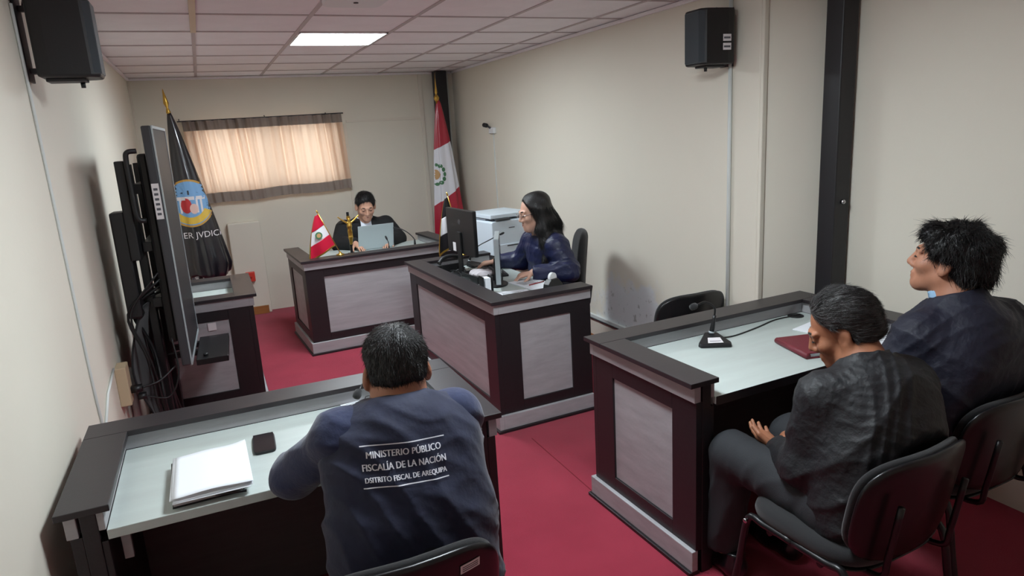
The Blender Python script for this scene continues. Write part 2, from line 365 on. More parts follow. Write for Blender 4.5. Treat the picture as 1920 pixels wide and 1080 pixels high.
# ------------------------------------------------------------------ television on its stand
tv = empty('television_stand', (-.30, 4.27, 0), math.radians(0), 'tall black television on a wheeled stand, seen nearly edge on at left', 'television')
TVM = Matrix.Translation((.085, 0, 0)) @ Matrix.Rotation(math.radians(-2.2), 4, 'Z')
def tvp(mb, name, m, **k): return mb.xf(TVM).build(name, m, tv, **k)
tvp(MB().box(-.025, .02, -.37, .37, .63, 1.885), 'casing', m_dgrey, bevel=.008)
tvp(MB().box(.02, .0235, -.355, .355, .65, 1.87), 'screen', mat('matt_screen', (26, 26, 30), .5), bevel=0)
mb = MB()
for a in ((.02, .027, -.37, -.355, .63, 1.885), (.02, .027, .355, .37, .63, 1.885), (.02, .027, -.355, .355, .63, .65), (.02, .027, -.355, .355, 1.87, 1.885)): mb.box(*a)
tvp(mb, 'bezel', m_silver)
tvp(MB().box(-.075, -.025, -.30, .30, .75, 1.75), 'rear_housing', m_bplastic, bevel=.015)
st = tvp(MB().box(-.022, .012, -.3715, -.37, 1.42, 1.60), 'sticker', m_sticker)
for k in range(6): tvp(MB().box(-.015, .004, -.3725, -.3715, 1.44 + .025 * k, 1.452 + .025 * k), 'print_line', m_ink)
for y in (-.20, .22): tvp(MB().box(-.155, -.115, y - .03, y + .03, .10, 1.70), 'mast', m_bmetal, bevel=.004)
for z in (.95, 1.25, 1.55): tvp(MB().box(-.12, -.075, -.28, .28, z, z + .05), 'mount_bar', m_bmetal, bevel=.003)
tvp(MB().tube(spline([(-.07, -.38, 1.42), (-.105, -.39, 1.44), (-.11, -.39, 1.58), (-.11, -.39, 1.72), (-.10, -.39, 1.76), (-.06, -.38, 1.765)], 5), .013), 'handle', m_bplastic, smooth=True)
tvp(MB().box(-.17, -.125, -.37, -.25, 1.22, 1.72), 'media_box', m_bplastic, bevel=.006)
tvp(MB().box(-.235, -.165, -.36, -.24, .92, 1.47), 'media_box', m_bplastic, bevel=.01)
for dx in (-.16, .18): tvp(MB().box(-.23, .32, dx - .03, dx + .03, .05, .11), 'base_foot', m_bmetal, bevel=.006)
for dx in (-.16, .18):
    for x in (-.19, .28): tvp(MB().lathe([(.0, -.012), (.026, -.012), (.028, 0), (.026, .012), (0, .012)], 16).xf(Matrix.Translation((x, dx, .028)) @ Matrix.Rotation(math.pi / 2, 4, 'X')), 'caster', m_bplastic, smooth=True)
tvp(MB().box(.03, .20, -.18, .33, .565, .60), 'shelf', m_bmetal, bevel=.003); tvp(MB().box(-.13, .03, .02, .06, .57, .60).box(-.13, .03, .20, .24, .57, .60), 'shelf_arm', m_bmetal)
tvp(MB().lathe([(.014, 0), (.014, .012), (.008, .016)], 12).xf(Matrix.Translation((.08, -.12, .60))), 'knob', m_bplastic, smooth=True)
random.seed(3)
for k in range(9):
    y = -.37 + .05 * k + random.uniform(-.02, .02); x = -.13 - random.uniform(0, .06)
    tvp(MB().tube(spline([(-.06, y, 1.15 - .04 * k), (x - .05, y - .03, .95), (x, y + random.uniform(-.05, .05), .70), (x + .02, y + random.uniform(-.1, .1), .42), (x + random.uniform(-.06, .06), y + .08, .12)], 6), random.uniform(.005, .009), 6), 'cable', m_bplastic, smooth=True)
mb = MB()
# drooping dark cloth cover behind the screen
nu, nv = 24, 16; vs = []
for j in range(nv + 1):
    for i in range(nu + 1):
        u, v = i / nu, j / nv; vs.append((-.175 - .035 * math.sin(6 * u + 3 * v) - .05 * math.sin(math.pi * v), -.36 + .56 * u + .02 * math.sin(9 * v), .30 + .66 * v + .02 * math.sin(11 * u)))
mb.add(vs, [(j * (nu + 1) + i, j * (nu + 1) + i + 1, (j + 1) * (nu + 1) + i + 1, (j + 1) * (nu + 1) + i) for j in range(nv) for i in range(nu)])
cl = tvp(mb, 'cable_cover', m_bfabric, smooth=True); sd = cl.modifiers.new('thick', 'SOLIDIFY'); sd.thickness = .008
pl = tvp(MB().box(-.235, -.20, -.50, -.46, .53, .555).tube(spline([(-.21, -.48, .54), (-.10, -.44, .50), (-.04, -.42, .62), (-.05, -.38, .8)]), .005, 6), 'power_cable', m_bplastic, smooth=True)

# ------------------------------------------------------------------ implicit-surface modelling for people and soft things
def R3(yaw=0, pitch=0, roll=0): return np.array((Matrix.Rotation(math.radians(yaw), 3, 'Z') @ Matrix.Rotation(math.radians(pitch), 3, 'X') @ Matrix.Rotation(math.radians(roll), 3, 'Y')))
class Vol:
    def __init__(s): s.ops = []; s.lo = np.full(3, 1e9); s.hi = np.full(3, -1e9); s.fx = []
    def _b(s, lo, hi, sub):
        if not sub: s.lo = np.minimum(s.lo, lo); s.hi = np.maximum(s.hi, hi)
    def cone(s, a, b, ra, rb, k=.02, flat=None, sub=False):
        a = np.array(a, float); b = np.array(b, float); r = max(ra, rb)
        lo, hi = np.minimum(a, b) - r, np.maximum(a, b) + r; s._b(lo, hi, sub)
        if flat is not None: n, sc = unit(flat[0]), flat[1]
        def f(P):
            Q = P - a; d = b - a; sf = 1
            if flat is not None:
                Q = Q + np.multiply.outer(Q @ n, n) * (1 / sc - 1); d = d + n * (d @ n) * (1 / sc - 1); sf = (1 + sc) / 2
            t = np.clip(Q @ d / max(d @ d, 1e-9), 0, 1)
            return (np.linalg.norm(Q - t[..., None] * d, axis=-1) - (ra + (rb - ra) * t)) * sf
        s.ops.append((f, lo, hi, k, sub)); return s
    def chain(s, pts, rs, k=.02, flat=None):
        for i in range(len(pts) - 1): s.cone(pts[i], pts[i + 1], rs[i], rs[i + 1], k, flat)
        return s
    def ell(s, c, r, R=None, k=.02, sub=False):
        c = np.array(c, float); r = np.array(r, float); m = r.max() if R is not None else r
        lo, hi = c - m, c + m; s._b(lo, hi, sub); R = np.eye(3) if R is None else R
        def f(P):
            Q = (P - c) @ R; k0 = np.linalg.norm(Q / r, axis=-1); k1 = np.linalg.norm(Q / (r * r), axis=-1)
            return k0 * (k0 - 1) / np.maximum(k1, 1e-6)
        s.ops.append((f, lo, hi, k, sub)); return s
    def cut(s, p, n, k=.004, c=None, rad=None):
        p = np.array(p, float); n = unit(n)
        lo = np.array(c) - rad if c is not None else np.full(3, -1e9); hi = np.array(c) + rad if c is not None else np.full(3, 1e9)
        s.ops.append((lambda P: -((P - p) @ n), lo, hi, k, True)); return s
    def folds(s, fn): s.fx.append(fn); return s
    def mesh(s, vx):
        lo = s.lo - 4 * vx; n = np.ceil((s.hi + 4 * vx - lo) / vx).astype(int) + 1
        V = np.full(n, 1.0, np.float32)
        ax = [lo[i] + vx * np.arange(n[i]) for i in range(3)]
        for f, l, h, k, sub in s.ops:
            i0 = np.maximum(np.floor((l - k - 3 * vx - lo) / vx), 0).astype(int); i1 = np.minimum(np.ceil((h + k + 3 * vx - lo) / vx) + 1, n).astype(int)
            if (i1 <= i0).any(): continue
            sl = tuple(slice(i0[i], i1[i]) for i in range(3))
            P = np.stack(np.meshgrid(*[ax[i][sl[i]] for i in range(3)], indexing='ij'), -1)
            B = f(P).astype(np.float32); A = V[sl]
            if sub: A = -A
            hh = np.clip(.5 + .5 * (A - B) / k, 0, 1); D = A + (B - A) * hh - k * hh * (1 - hh)
            V[sl] = -D if sub else D
        if s.fx:
            m = np.abs(V) < .05; idx = np.argwhere(m); P = lo + vx * idx
            d = np.zeros(len(P))
            for fn in s.fx: d += fn(P)
            V[m] += d.astype(np.float32)
        # surface nets
        sg = V < 0
        c = np.zeros(np.array(n) - 1, np.int8)
        for dx in (0, 1):
            for dy_ in (0, 1):
                for dz_ in (0, 1): c += sg[dx:n[0] - 1 + dx, dy_:n[1] - 1 + dy_, dz_:n[2] - 1 + dz_]
        act = np.argwhere((c > 0) & (c < 8)); ids = -np.ones(c.shape, np.int64); ids[tuple(act.T)] = np.arange(len(act))
        acc = np.zeros((len(act), 3)); cnt = np.zeros(len(act))
        cor = [(a, b, d) for a in (0, 1) for b in (0, 1) for d in (0, 1)]
        for ca in cor:
            for axx in range(3):
                if ca[axx]: continue
                cb = list(ca); cb[axx] = 1
                va = V[tuple((act + ca).T)]; vb = V[tuple((act + cb).T)]; m = (va < 0) != (vb < 0)
                t = np.where(m, va / np.where(m, va - vb, 1), 0); p = np.array(ca, float)[None].repeat(len(act), 0); p[:, axx] = t
                acc[m] += p[m]; cnt[m] += 1
        verts = lo + vx * (act + acc / cnt[:, None]); quads = []
        for axx in range(3):
            sl0 = [slice(None)] * 3; sl1 = [slice(None)] * 3; sl0[axx] = slice(0, -1); sl1[axx] = slice(1, None)
            a, b_ = sg[tuple(sl0)], sg[tuple(sl1)]; u, w = [(1, 2), (2, 0), (0, 1)][axx]
            for flip, mk in ((False, a & ~b_), (True, ~a & b_)):
                e = np.argwhere(mk)
                if not len(e): continue
                q = []
                for du, dw in ((-1, -1), (0, -1), (0, 0), (-1, 0)):
                    g = e.copy(); g[:, u] += du; g[:, w] += dw; q.append(ids[tuple(g.T)])
                q = np.stack(q, 1); quads.append(q[:, ::-1] if flip else q)
        return verts, np.concatenate(quads)
    def build(s, name, m, parent, vx=.007, relax=1):
        v, q = s.mesh(vx)
        for _ in range(relax):
            a = np.zeros_like(v); c = np.zeros(len(v))
            for i in range(4):
                np.add.at(a, q[:, i], v[q[:, (i + 1) % 4]]); np.add.at(a, q[:, i], v[q[:, (i + 3) % 4]]); np.add.at(c, q[:, i], 2)
            v = .5 * v + .5 * a / c[:, None]
        return npmesh(name, v, q, m, parent)
def npmesh(name, v, q, m, parent, smooth=True):
    me = bpy.data.meshes.new(name); me.vertices.add(len(v)); me.vertices.foreach_set('co', np.asarray(v, np.float32).ravel())
    k = q.shape[1]; me.loops.add(q.size); me.loops.foreach_set('vertex_index', q.astype(np.int32).ravel())
    me.polygons.add(len(q)); me.polygons.foreach_set('loop_start', np.arange(0, q.size, k, dtype=np.int32))
    me.update(calc_edges=True); me.validate()
    me.polygons.foreach_set('use_smooth', [smooth] * len(q)); me.materials.append(m)
    return link(bpy.data.objects.new(name, me), parent)
def wr(amp, freq, d, seed=0, warp=1.6):
    """irregular cloth folds: warped ridges running across direction d"""
    d = unit(d); g = np.random.default_rng(seed); e1, e2 = unit(g.normal(size=3)), unit(g.normal(size=3)); p1, p2, p3 = g.uniform(0, 6, 3)
    def f(P):
        x = P @ d * freq + warp * np.sin(P @ e1 * freq * .37 + p1) + warp * .6 * np.sin(P @ e2 * freq * .71 + p2)
        w = .5 + .5 * np.sin(P @ e2 * 9 + p3) * np.sin(P @ e1 * 7 + p1)
        return amp * w * (.35 - (1 - np.abs(np.sin(x))) ** 1.6)
    return f
def lumps(amp, freq, seed=0):
    g = np.random.default_rng(seed); E_ = [(unit(g.normal(size=3)) * freq * g.uniform(.7, 1.4), g.uniform(0, 6)) for _ in range(5)]
    return lambda P: amp * sum(np.sin(P @ e + p + 1.3 * np.sin(P @ E_[(i + 1) % 5][0] * .6)) for i, (e, p) in enumerate(E_)) / 3
class Head:
    def __init__(s, c, R, sc=1.): s.c = np.array(c, float); s.R = R; s.s = sc
    def p(s, x, y, z): return s.c + s.R @ (np.array([x, y, z]) * s.s)
    def skin(s, V, neck, jaw=1., nose=1., nr=.056):
        k = s.s; R = s.R
        V.ell(s.p(0, -.012, .035), np.array([.074, .096, .086]) * k, R, .02)
        V.ell(s.p(0, .028, -.03), np.array([.061 * jaw, .066, .085]) * k, R, .03)
        V.ell(s.p(0, .072, -.092), np.array([.026, .024, .022]) * k, R, .03)
        for x in (-1, 1):
            V.cone(s.p(.05 * x * jaw, .0, -.055), s.p(.012 * x, .068, -.096), .024 * k, .018 * k, .03)
            V.ell(s.p(.042 * x, .062, -.022), np.array([.026, .026, .024]) * k, R, .02)
            V.ell(s.p(.033 * x, .102, .008), np.array([.019, .018, .012]) * k, R, .012, True)
            V.ell(s.p(.033 * x, .079, .005), np.array([.016, .0155, .014]) * k, R, .004)
            V.cone(s.p(.01 * x, .092, .026), s.p(.05 * x, .078, .026), .011 * k, .008 * k, .012)
            V.ell(s.p(.014 * x, .098, -.034), np.array([.010, .012, .009]) * k, R, .008)
            V.ell(s.p(.082 * x, -.006, -.006), np.array([.012, .023, .036]) * k, R @ R3(28 * x, 10, -14 * x), .006)
            V.ell(s.p(.098 * x, .0, .0), np.array([.008, .012, .021]) * k, R @ R3(28 * x, 10, 0), .005, True)
        V.cone(s.p(0, .090, .02), s.p(0, .112 * (.9 + .1 * nose), -.026), .009 * k, .013 * k * nose, .012)
        V.cone(s.p(-.018, .093, -.058), s.p(.018, .093, -.058), .0075 * k, .0075 * k, .012)
        V.cone(s.p(-.015, .092, -.070), s.p(.015, .092, -.070), .0085 * k, .0085 * k, .012)
        V.cone(s.p(-.022, .104, -.064), s.p(.022, .104, -.064), .0035 * k, .0035 * k, .006, sub=True)
        V.cone(s.p(0, -.025, -.05), neck, nr * k, nr + .004, .03)
    def features(s, root, brow=m_hair, eyes=True):
        for x in (-1, 1):
            MB().tube([s.p(x * t, y, z) for t, y, z in ((.013, .0965, .027), (.026, .095, .031), (.040, .088, .031), (.052, .077, .026))], [.003, .0045, .004, .002], 6).build('eyebrow', brow, root, True)
            if eyes: MB().tube([s.p(x * t, y, z) for t, y, z in ((.020, .0905, .002), (.033, .0955, .0005), (.046, .0895, .002))], [.0015, .0045, .0015], 6).build('eye', m_eye, root, True)
        MB().tube([s.p(t, y, -.0645 + dz_) for t, y, dz_ in ((-.021, .0945, .001), (0, .1005, .0005), (.021, .0945, .001))], [.002, .005, .002], 6).build('lips', m_lip, root, True)
def hand(V, wrist, fdir, palm, thumb, curl=25, k=1.):
    w = np.array(wrist, float); f = unit(fdir); n = np.array(palm, float); n = unit(n - f * (n @ f)); sd = np.cross(f, n) * thumb
    V.cone(w, w + f * .085 * k, .028 * k, .040 * k, .012, (n, .55))
    for i, L in enumerate((.072, .082, .076, .060)):
        p = w + f * (.088 - .006 * abs(i - 1)) * k + sd * (.031 - .021 * i) * k; a = math.radians(curl * .6); r = .0092
        for j, fr in enumerate((.45, .30, .25)):
            d = f * math.cos(a) + n * math.sin(a); q = p + d * L * fr * k; V.cone(p, q, r * k, (r - .0008) * k, .004); p = q; r -= .0008; a += math.radians(curl)
    p = w + f * .028 * k + sd * .030 * k + n * .008; d = unit(f * .62 + sd * .62 + n * .35); q = p + d * .045 * k
    V.cone(p, q, .0135 * k, .0105 * k, .01); V.cone(q, q + unit(f * .85 + sd * .25 + n * .35) * .034 * k, .0105 * k, .0085 * k, .004)
def hair_strands(o, n, flow, L, wd, lift=.25, seed=1, jit=.25, keep=None, seg=4):
    """thin tapered strands combed along flow(), joined to the hair mesh o"""
    g = np.random.default_rng(seed); me = o.data; nv = len(me.vertices)
    co = np.empty(nv * 3, np.float32); me.vertices.foreach_get('co', co); co = co.reshape(-1, 3)
    no = np.empty(nv * 3, np.float32); me.vertices.foreach_get('normal', no); no = no.reshape(-1, 3)
    pk = np.arange(nv)
    if keep is not None: pk = pk[keep(co)]
    pk = g.choice(pk, n); p = co[pk].astype(float); nr = no[pk].astype(float)
    d = flow(p); d = d - nr * (d * nr).sum(1, keepdims=True); d /= np.maximum(np.linalg.norm(d, axis=1, keepdims=True), 1e-6)
    d = d + g.normal(0, jit, d.shape); ln = L * g.uniform(.5, 1.2, (n, 1)); side = np.cross(nr, d); side /= np.maximum(np.linalg.norm(side, axis=1, keepdims=True), 1e-6)
    rows = []
    for j in range(seg + 1):
        t = j / seg; c = p + d * ln * t + nr * (lift * ln * t * (1 - .75 * t) - .001); w = wd * (1 - .85 * t)
        rows += [c - side * w, c + side * w, c + nr * w * .9]
    v = np.stack(rows, 1); base = (np.arange(n) * (3 * (seg + 1)))[:, None]; q = []
    for j in range(seg):
        for a, b_ in ((0, 1), (1, 2), (2, 0)): q.append(base + np.array([[3 * j + a, 3 * j + b_, 3 * j + 3 + b_, 3 * j + 3 + a]]))
    q = np.concatenate(q, 0); nq = len(me.polygons); fl = np.empty(nq * 4, np.int32); me.loops.foreach_get('vertex_index', fl)
    npname = me.name; V_ = np.concatenate([co, v.reshape(-1, 3)]); Q_ = np.concatenate([fl.reshape(-1, 4), q + nv])
    m_ = me.materials[0]; t = npmesh('tmp', V_, Q_, m_, None); nm = t.data; bpy.data.objects.remove(t); o.data = nm; bpy.data.meshes.remove(me); nm.name = npname
def shoe(root, heel, toe, m=None):
    heel, toe = np.array(heel, float), np.array(toe, float); V = Vol()
    V.cone(heel + [0, 0, .045], heel + (toe - heel) * .55 + [0, 0, .04], .042, .045, .03); V.cone(heel + (toe - heel) * .5 + [0, 0, .035], toe + [0, 0, .025], .045, .032, .02)
    V.cone(heel + [0, 0, .05], heel + [0, 0, .11], .04, .038, .03); V.cut((0, 0, heel[2] + .004), (0, 0, -1)); V.cut(heel + [0, 0, .115], (0, 0, 1))
    V.build('shoe', m or m_bgloss, root, .007)
def bvh_of(o):
    me = o.data; mw = o.matrix_world
    return BVHTree.FromPolygons([mw @ v.co for v in me.vertices], [tuple(p.vertices) for p in me.polygons])
def wrap(name, verts2, faces, m, parent, bvh, org, u, v, off=.002, reach=.35, base=(0, 0, 0)):
    """lay a flat print on a curved surface: every point is dropped along -normal on to the surface"""
    org = Vector(org); u = Vector(u).normalized(); v = Vector(v); v = (v - u * v.dot(u)).normalized(); n = u.cross(v); out = []; ok = []
    for x, y in verts2:
        q = org + u * x + v * y; h = bvh.ray_cast(q + n * reach, -n, reach * 2)
        if h[0] is None: out.append(q); ok.append(False)
        else: out.append(h[0] + n * off); ok.append(True)
    fs = [f for f in faces if all(ok[i] for i in f)]
    return MB().add([p_ - Vector(base) for p_ in out], fs).build(name, m, parent)
def text2d(s, size, width=None, space=1.):
    cu = bpy.data.curves.new('lettering', 'FONT'); cu.body = s; cu.size = size; cu.align_x = 'CENTER'; cu.space_character = space; cu.resolution_u = 3; cu.offset = 0
    o = bpy.data.objects.new('lettering', cu); C.objects.link(o); dg = bpy.context.evaluated_depsgraph_get(); me = bpy.data.meshes.new_from_object(o.evaluated_get(dg))
    bm = bmesh.new(); bm.from_mesh(me); bmesh.ops.triangulate(bm, faces=bm.faces); bmesh.ops.subdivide_edges(bm, edges=[e for e in bm.edges if e.calc_length() > size * .25], cuts=1, use_grid_fill=False); bmesh.ops.triangulate(bm, faces=bm.faces)
    bm.verts.ensure_lookup_table(); vs = [(v.co.x, v.co.y) for v in bm.verts]; fs = [tuple(v.index for v in f.verts) for f in bm.faces]; bm.free()
    bpy.data.objects.remove(o); bpy.data.curves.remove(cu); bpy.data.meshes.remove(me)
    if width:
        w = max(x for x, _ in vs) - min(x for x, _ in vs); vs = [(x * width / w, y) for x, y in vs]
    return vs, fs
def disc2d(r0, r1, n=40, rings=6, cx=0, cy=0, sx=1, sy=1, a0=0, a1=2 * math.pi):
    vs = [(cx + sx * (r0 + (r1 - r0) * j / rings) * math.cos(a0 + (a1 - a0) * k / n), cy + sy * (r0 + (r1 - r0) * j / rings) * math.sin(a0 + (a1 - a0) * k / n)) for j in range(rings + 1) for k in range(n + 1)]
    return vs, [(j * (n + 1) + k, j * (n + 1) + k + 1, (j + 1) * (n + 1) + k + 1, (j + 1) * (n + 1) + k) for j in range(rings) for k in range(n)]
def rect2d(x0, x1, y0, y1, n=8, m_=4):
    vs = [(x0 + (x1 - x0) * i / n, y0 + (y1 - y0) * j / m_) for j in range(m_ + 1) for i in range(n + 1)]
    return vs, [(j * (n + 1) + i, j * (n + 1) + i + 1, (j + 1) * (n + 1) + i + 1, (j + 1) * (n + 1) + i) for j in range(m_) for i in range(n)]

# ------------------------------------------------------------------ chairs
def pad(w, h, t, e=3.2, bend=0., n=56):
    """rounded-square cushion in the xz plane, thickness along y, curved by bend"""
    rings = [(0.02, .5), (.5, .5), (.86, .5), (.94, .42), (.985, .26), (1., 0), (.985, -.26), (.94, -.42), (.86, -.5), (.5, -.5), (.02, -.5)]; vs = []
    for r, o in rings:
        for k in range(n):
            a = 2 * math.pi * k / n; ca, sa = math.cos(a), math.sin(a)
            x = w / 2 * r * math.copysign(abs(ca) ** (2 / e), ca); z = h / 2 * r * math.copysign(abs(sa) ** (2 / e), sa); vs.append((x, o * t + bend * (x / (w / 2)) ** 2, z))
    fs = [(i * n + k, i * n + (k + 1) % n, (i + 1) * n + (k + 1) % n, (i + 1) * n + k) for i in range(len(rings) - 1) for k in range(n)]
    return MB().add(vs, fs + [tuple(range(n)), tuple(range((len(rings) - 1) * n, len(rings) * n))[::-1]])
def visitor_chair(label, loc, rz, sticker=False):
    t = empty('visitor_chair', loc, rz, label, 'chair', 'black visitor chairs')
    pad(.49, .45, .06, 4).xf(Matrix.Translation((0, .0, .445)) @ Matrix.Rotation(math.pi / 2, 4, 'X')).build('seat', m_bfabric, t, True)
    pad(.47, .43, .012, 4).xf(Matrix.Translation((0, 0, .408)) @ Matrix.Rotation(math.pi / 2, 4, 'X')).build('seat_shell', m_bplastic, t, True)
    BM = Matrix.Translation((0, -.245, .61)) @ Matrix.Rotation(math.radians(10), 4, 'X')
    pad(.48, .35, .03, 3.4, .05).xf(BM @ Matrix.Translation((0, .012, 0))).build('backrest', m_bfabric, t, True)
    pad(.49, .36, .022, 3.4, .05).xf(BM @ Matrix.Translation((0, -.012, 0))).build('back_shell', mat('chair_shell_plastic', (20, 20, 22), .3), t, True)
    for s in (-1, 1):
        MB().tube(spline([(s * .245, .27, 0), (s * .238, .225, .22), (s * .235, .19, .405), (s * .235, .12, .415), (s * .235, 0, .415)], 4), .0125, 8).build('leg', m_bmetal, t, True)
        MB().tube(spline([(s * .245, -.27, 0), (s * .238, -.225, .22), (s * .235, -.19, .405), (s * .235, -.12, .415), (s * .235, 0, .415)], 4), .0125, 8).build('leg', m_bmetal, t, True)
        MB().tube(spline([(s * .15, -.10, .40), (s * .15, -.24, .41), (s * .15, -.262, .48), (s * .15, -.29, .66)], 4), .010, 8).build('back_support', m_bmetal, t, True)
        MB().lathe([(.009, 0), (.009, .006), (.004, .008)], 10).xf(Matrix.Translation((s * .247, .19, .40)) @ Matrix.Rotation(s * math.pi / 2, 4, 'Y')).build('screw', m_chrome, t, True)
    MB().tube([(-.235, .10, .395), (.235, .10, .395)], .010).build('crossbar', m_bmetal, t, True); MB().tube([(-.235, -.10, .395), (.235, -.10, .395)], .010).build('crossbar', m_bmetal, t, True)
    if sticker:
        sy = lambda x: -.0245 + .05 * (x / .245) ** 2
        def slip(x0, x1, z0, z1, d): return MB().add([(x, sy(x) - d, z) for z in (z0, z1) for x in (x0, (x0 + x1) / 2, x1)] + [(x, sy(x) - d + .001, z) for z in (z0, z1) for x in (x0, (x0 + x1) / 2, x1)], [(0, 1, 4, 3), (1, 2, 5, 4), (6, 9, 10, 7), (7, 10, 11, 8), (0, 3, 9, 6), (2, 8, 11, 5), (0, 6, 7, 1), (1, 7, 8, 2), (3, 4, 10, 9), (4, 5, 11, 10)]).xf(BM)
        s = slip(.12, .175, .105, .13, .001).build('sticker', m_sticker, t)
        for k in range(3): slip(.125, .17, .110 + .006 * k, .112 + .006 * k, .0016).build('print_line', m_ink, s)
    return t
visitor_chair('black visitor chair with a white sticker behind the man in the lettered vest', (.31, 1.685, 0), 0, True)
visitor_chair('black visitor chair under the grey-haired man in the black jacket', (1.79, 1.45, 0), math.radians(3))
visitor_chair('black visitor chair under the bushy-haired man, at the right edge', (2.42, 1.56, 0), math.radians(2))
visitor_chair('empty black visitor chair between the right desk and the wall', (2.482, 3.33, 0), 0)
oc = empty('office_chair', (2.21, 4.42, 0), math.radians(66), 'black office chair with high back behind the woman in navy', 'chair')
pad(.50, .48, .08, 4).xf(Matrix.Translation((0, 0, .45)) @ Matrix.Rotation(math.pi / 2, 4, 'X')).build('seat', m_bfabric, oc, True)
pad(.46, .56, .06, 3.6, .04).xf(Matrix.Translation((0, -.255, .745)) @ Matrix.Rotation(math.radians(5), 4, 'X')).build('backrest', m_bfabric, oc, True)
MB().tube(spline([(0, -.05, .40), (0, -.26, .42), (0, -.31, .60)], 5), .022).build('back_support', m_bplastic, oc, True)
MB().lathe([(.03, .09), (.03, .25), (.018, .26), (.018, .41)], 14).build('gas_column', m_bmetal, oc, True)
for k in range(5):
    a = 2 * math.pi * k / 5; c_, s_ = math.cos(a), math.sin(a)
    lg = MB().tube([(0, 0, .10), (.15 * c_, .15 * s_, .09), (.29 * c_, .29 * s_, .06)], [.026, .022, .016]).build('base_leg', m_bplastic, oc, True)
    MB().lathe([(.0, -.01), (.024, -.01), (.026, 0), (.024, .01), (0, .01)], 12).xf(Matrix.Translation((.29 * c_, .29 * s_, .027)) @ Matrix.Rotation(a, 4, 'Z') @ Matrix.Rotation(math.pi / 2, 4, 'X')).build('caster', m_bplastic, lg, True)

# ------------------------------------------------------------------ people
def sit_back(V, x, y):
    """cloth pressed flat against the backrest of the chair at x, y"""
    V.cut((x, y - .185, .61), (0, -math.cos(math.radians(10)), -math.sin(math.radians(10))), .03, (x, y - .24, .55), .36)
A = lambda *p: np.array(p, float)
def body_mesh(root, skin, H_, q, hands, vx=.0055, jaw=1., nose=1., nr=.056):
    """one continuous skin: head, neck, trunk, arms, hands and legs"""
    V = Vol(); H_.skin(V, q['neck'], jaw, nose, nr)
    V.chain([q['neck'], q['chest'], q['hip']], [.062, .10, .11], .05)
    V.cone(q['shL'], q['shR'], .05, .05, .05)
    for s in 'LR':
        V.chain([q['sh' + s], q['el' + s], q['wr' + s]], [.048, .036, .026], .02)
        V.chain([q['hp' + s], q['kn' + s], q['an' + s]], [.075, .05, .034], .03)
    for h in hands: hand(V, *h)
    return V.build('body', skin, root, vx, 0)
def trousers(root, q, m, r=(.098, .075, .062), seed=1, belly=.09, vx=.009):
    V = Vol(); V.cone(q['hpL'], q['hpR'], r[0] + .01, r[0] + .01, .04); V.cone(q['hip'], q['hip'] + A(0, 0, .14), belly, belly, .05)
    for s in 'LR': V.chain([q['hp' + s], q['kn' + s], q['an' + s] + A(0, 0, .02)], list(r), .03); V.cut(q['an' + s] + A(0, 0, .0), (0, 0, -1), .004, q['an' + s], .11)
    V.folds(wr(.010, 34, (.3, 1, .3), seed)); V.folds(wr(.006, 50, (-.5, 1, .5), seed + 1)); return V.build('trousers', m, root, vx, 1)

# ---- prosecutor in the lettered vest, back to the camera
P1 = empty('person', (.41, 1.62, 0), 0, 'man in navy vest with white lettering seated at the near desk, back to camera', 'person', 'people seated in the hearing room')
def rebase(root):
    """children were modelled in room coordinates: shift their meshes to the root's frame"""
    for ch in root.children:
        if ch.type == 'MESH': ch.data.transform(Matrix.Translation(-root.location)); ch.data.update()
        for g in ch.children: g.data.transform(Matrix.Translation(-root.location))
H1 = Head((.426, 1.865, 1.096), R3(-4, -20, 0), 1.03)
q = dict(neck=A(.41, 1.80, 1.01), chest=A(.40, 1.77, .87), hip=A(.395, 1.62, .53), shL=A(.235, 1.795, .965), shR=A(.575, 1.80, .950), elL=A(.115, 1.955, .805), elR=A(.635, 1.945, .79),
         wrL=A(.28, 2.14, .775), wrR=A(.50, 2.16, .775), hpL=A(.30, 1.64, .50), hpR=A(.49, 1.64, .50), knL=A(.29, 2.08, .52), knR=A(.53, 2.08, .52), anL=A(.29, 2.05, .10), anR=A(.53, 2.05, .10))
body_mesh(P1, m_skin, H1, q, [(q['wrL'], (.75, .6, -.05), (0, 0, -1), 1, 20), (q['wrR'], (-.7, .6, -.05), (0, 0, -1), -1, 20)], nr=.068)
H1.features(P1)
def short_hair(root, H_, name='hair', m=m_hair, thick=.012, nape=-.055, front=.04, seed=1, n=5000, L=.02, jit=.35, flow=None, lift=.3, ear=1.):
    V = Vol(); k = H_.s; R = H_.R
    V.ell(H_.p(0, -.014, .038), (np.array([.077, .098, .088]) + thick) * k, R, .02); V.ell(H_.p(0, -.045, -.02), (np.array([.066, .062, .065]) + thick * .6) * k, R, .03)
    V.cut(H_.p(0, -.08, nape), -R[:, 2] + R[:, 1] * .15, .02); V.cut(H_.p(0, front, .045), R @ unit([0, 1, -.55]), .02); V.cut(H_.p(0, .03, -.005), R @ unit([0, .75, -1]), .02)
    for x in (-1, 1): V.ell(H_.p(.088 * x, .008, -.014), np.array([.034, .034, .044]) * k * ear, R, .012, True)
    V.folds(lumps(.003, 70, seed)); o = V.build(name, m, root, .005, 0)
    fl = flow or (lambda P: (P - H_.p(0, -.06, .12)) + (R @ A(0, .1, -.3)) * .2)
    hair_strands(o, n, fl, L, .0011, lift, seed, jit); return o
short_hair(P1, H1, thick=.011, nape=-.035, ear=1.25, seed=2, n=9000, L=.016, jit=.3, lift=.25)
m_navy = mat('navy_twill', (23, 29, 56), .8, var=.12, vscale=(30, 30, 30), bump=.5, bscale=17, sheen=.15)
m_knit = mat('navy_knit', (29, 38, 72), .85, var=.1, vscale=(40, 40, 40), bump=.4, bscale=30, sheen=.25)
V = Vol()
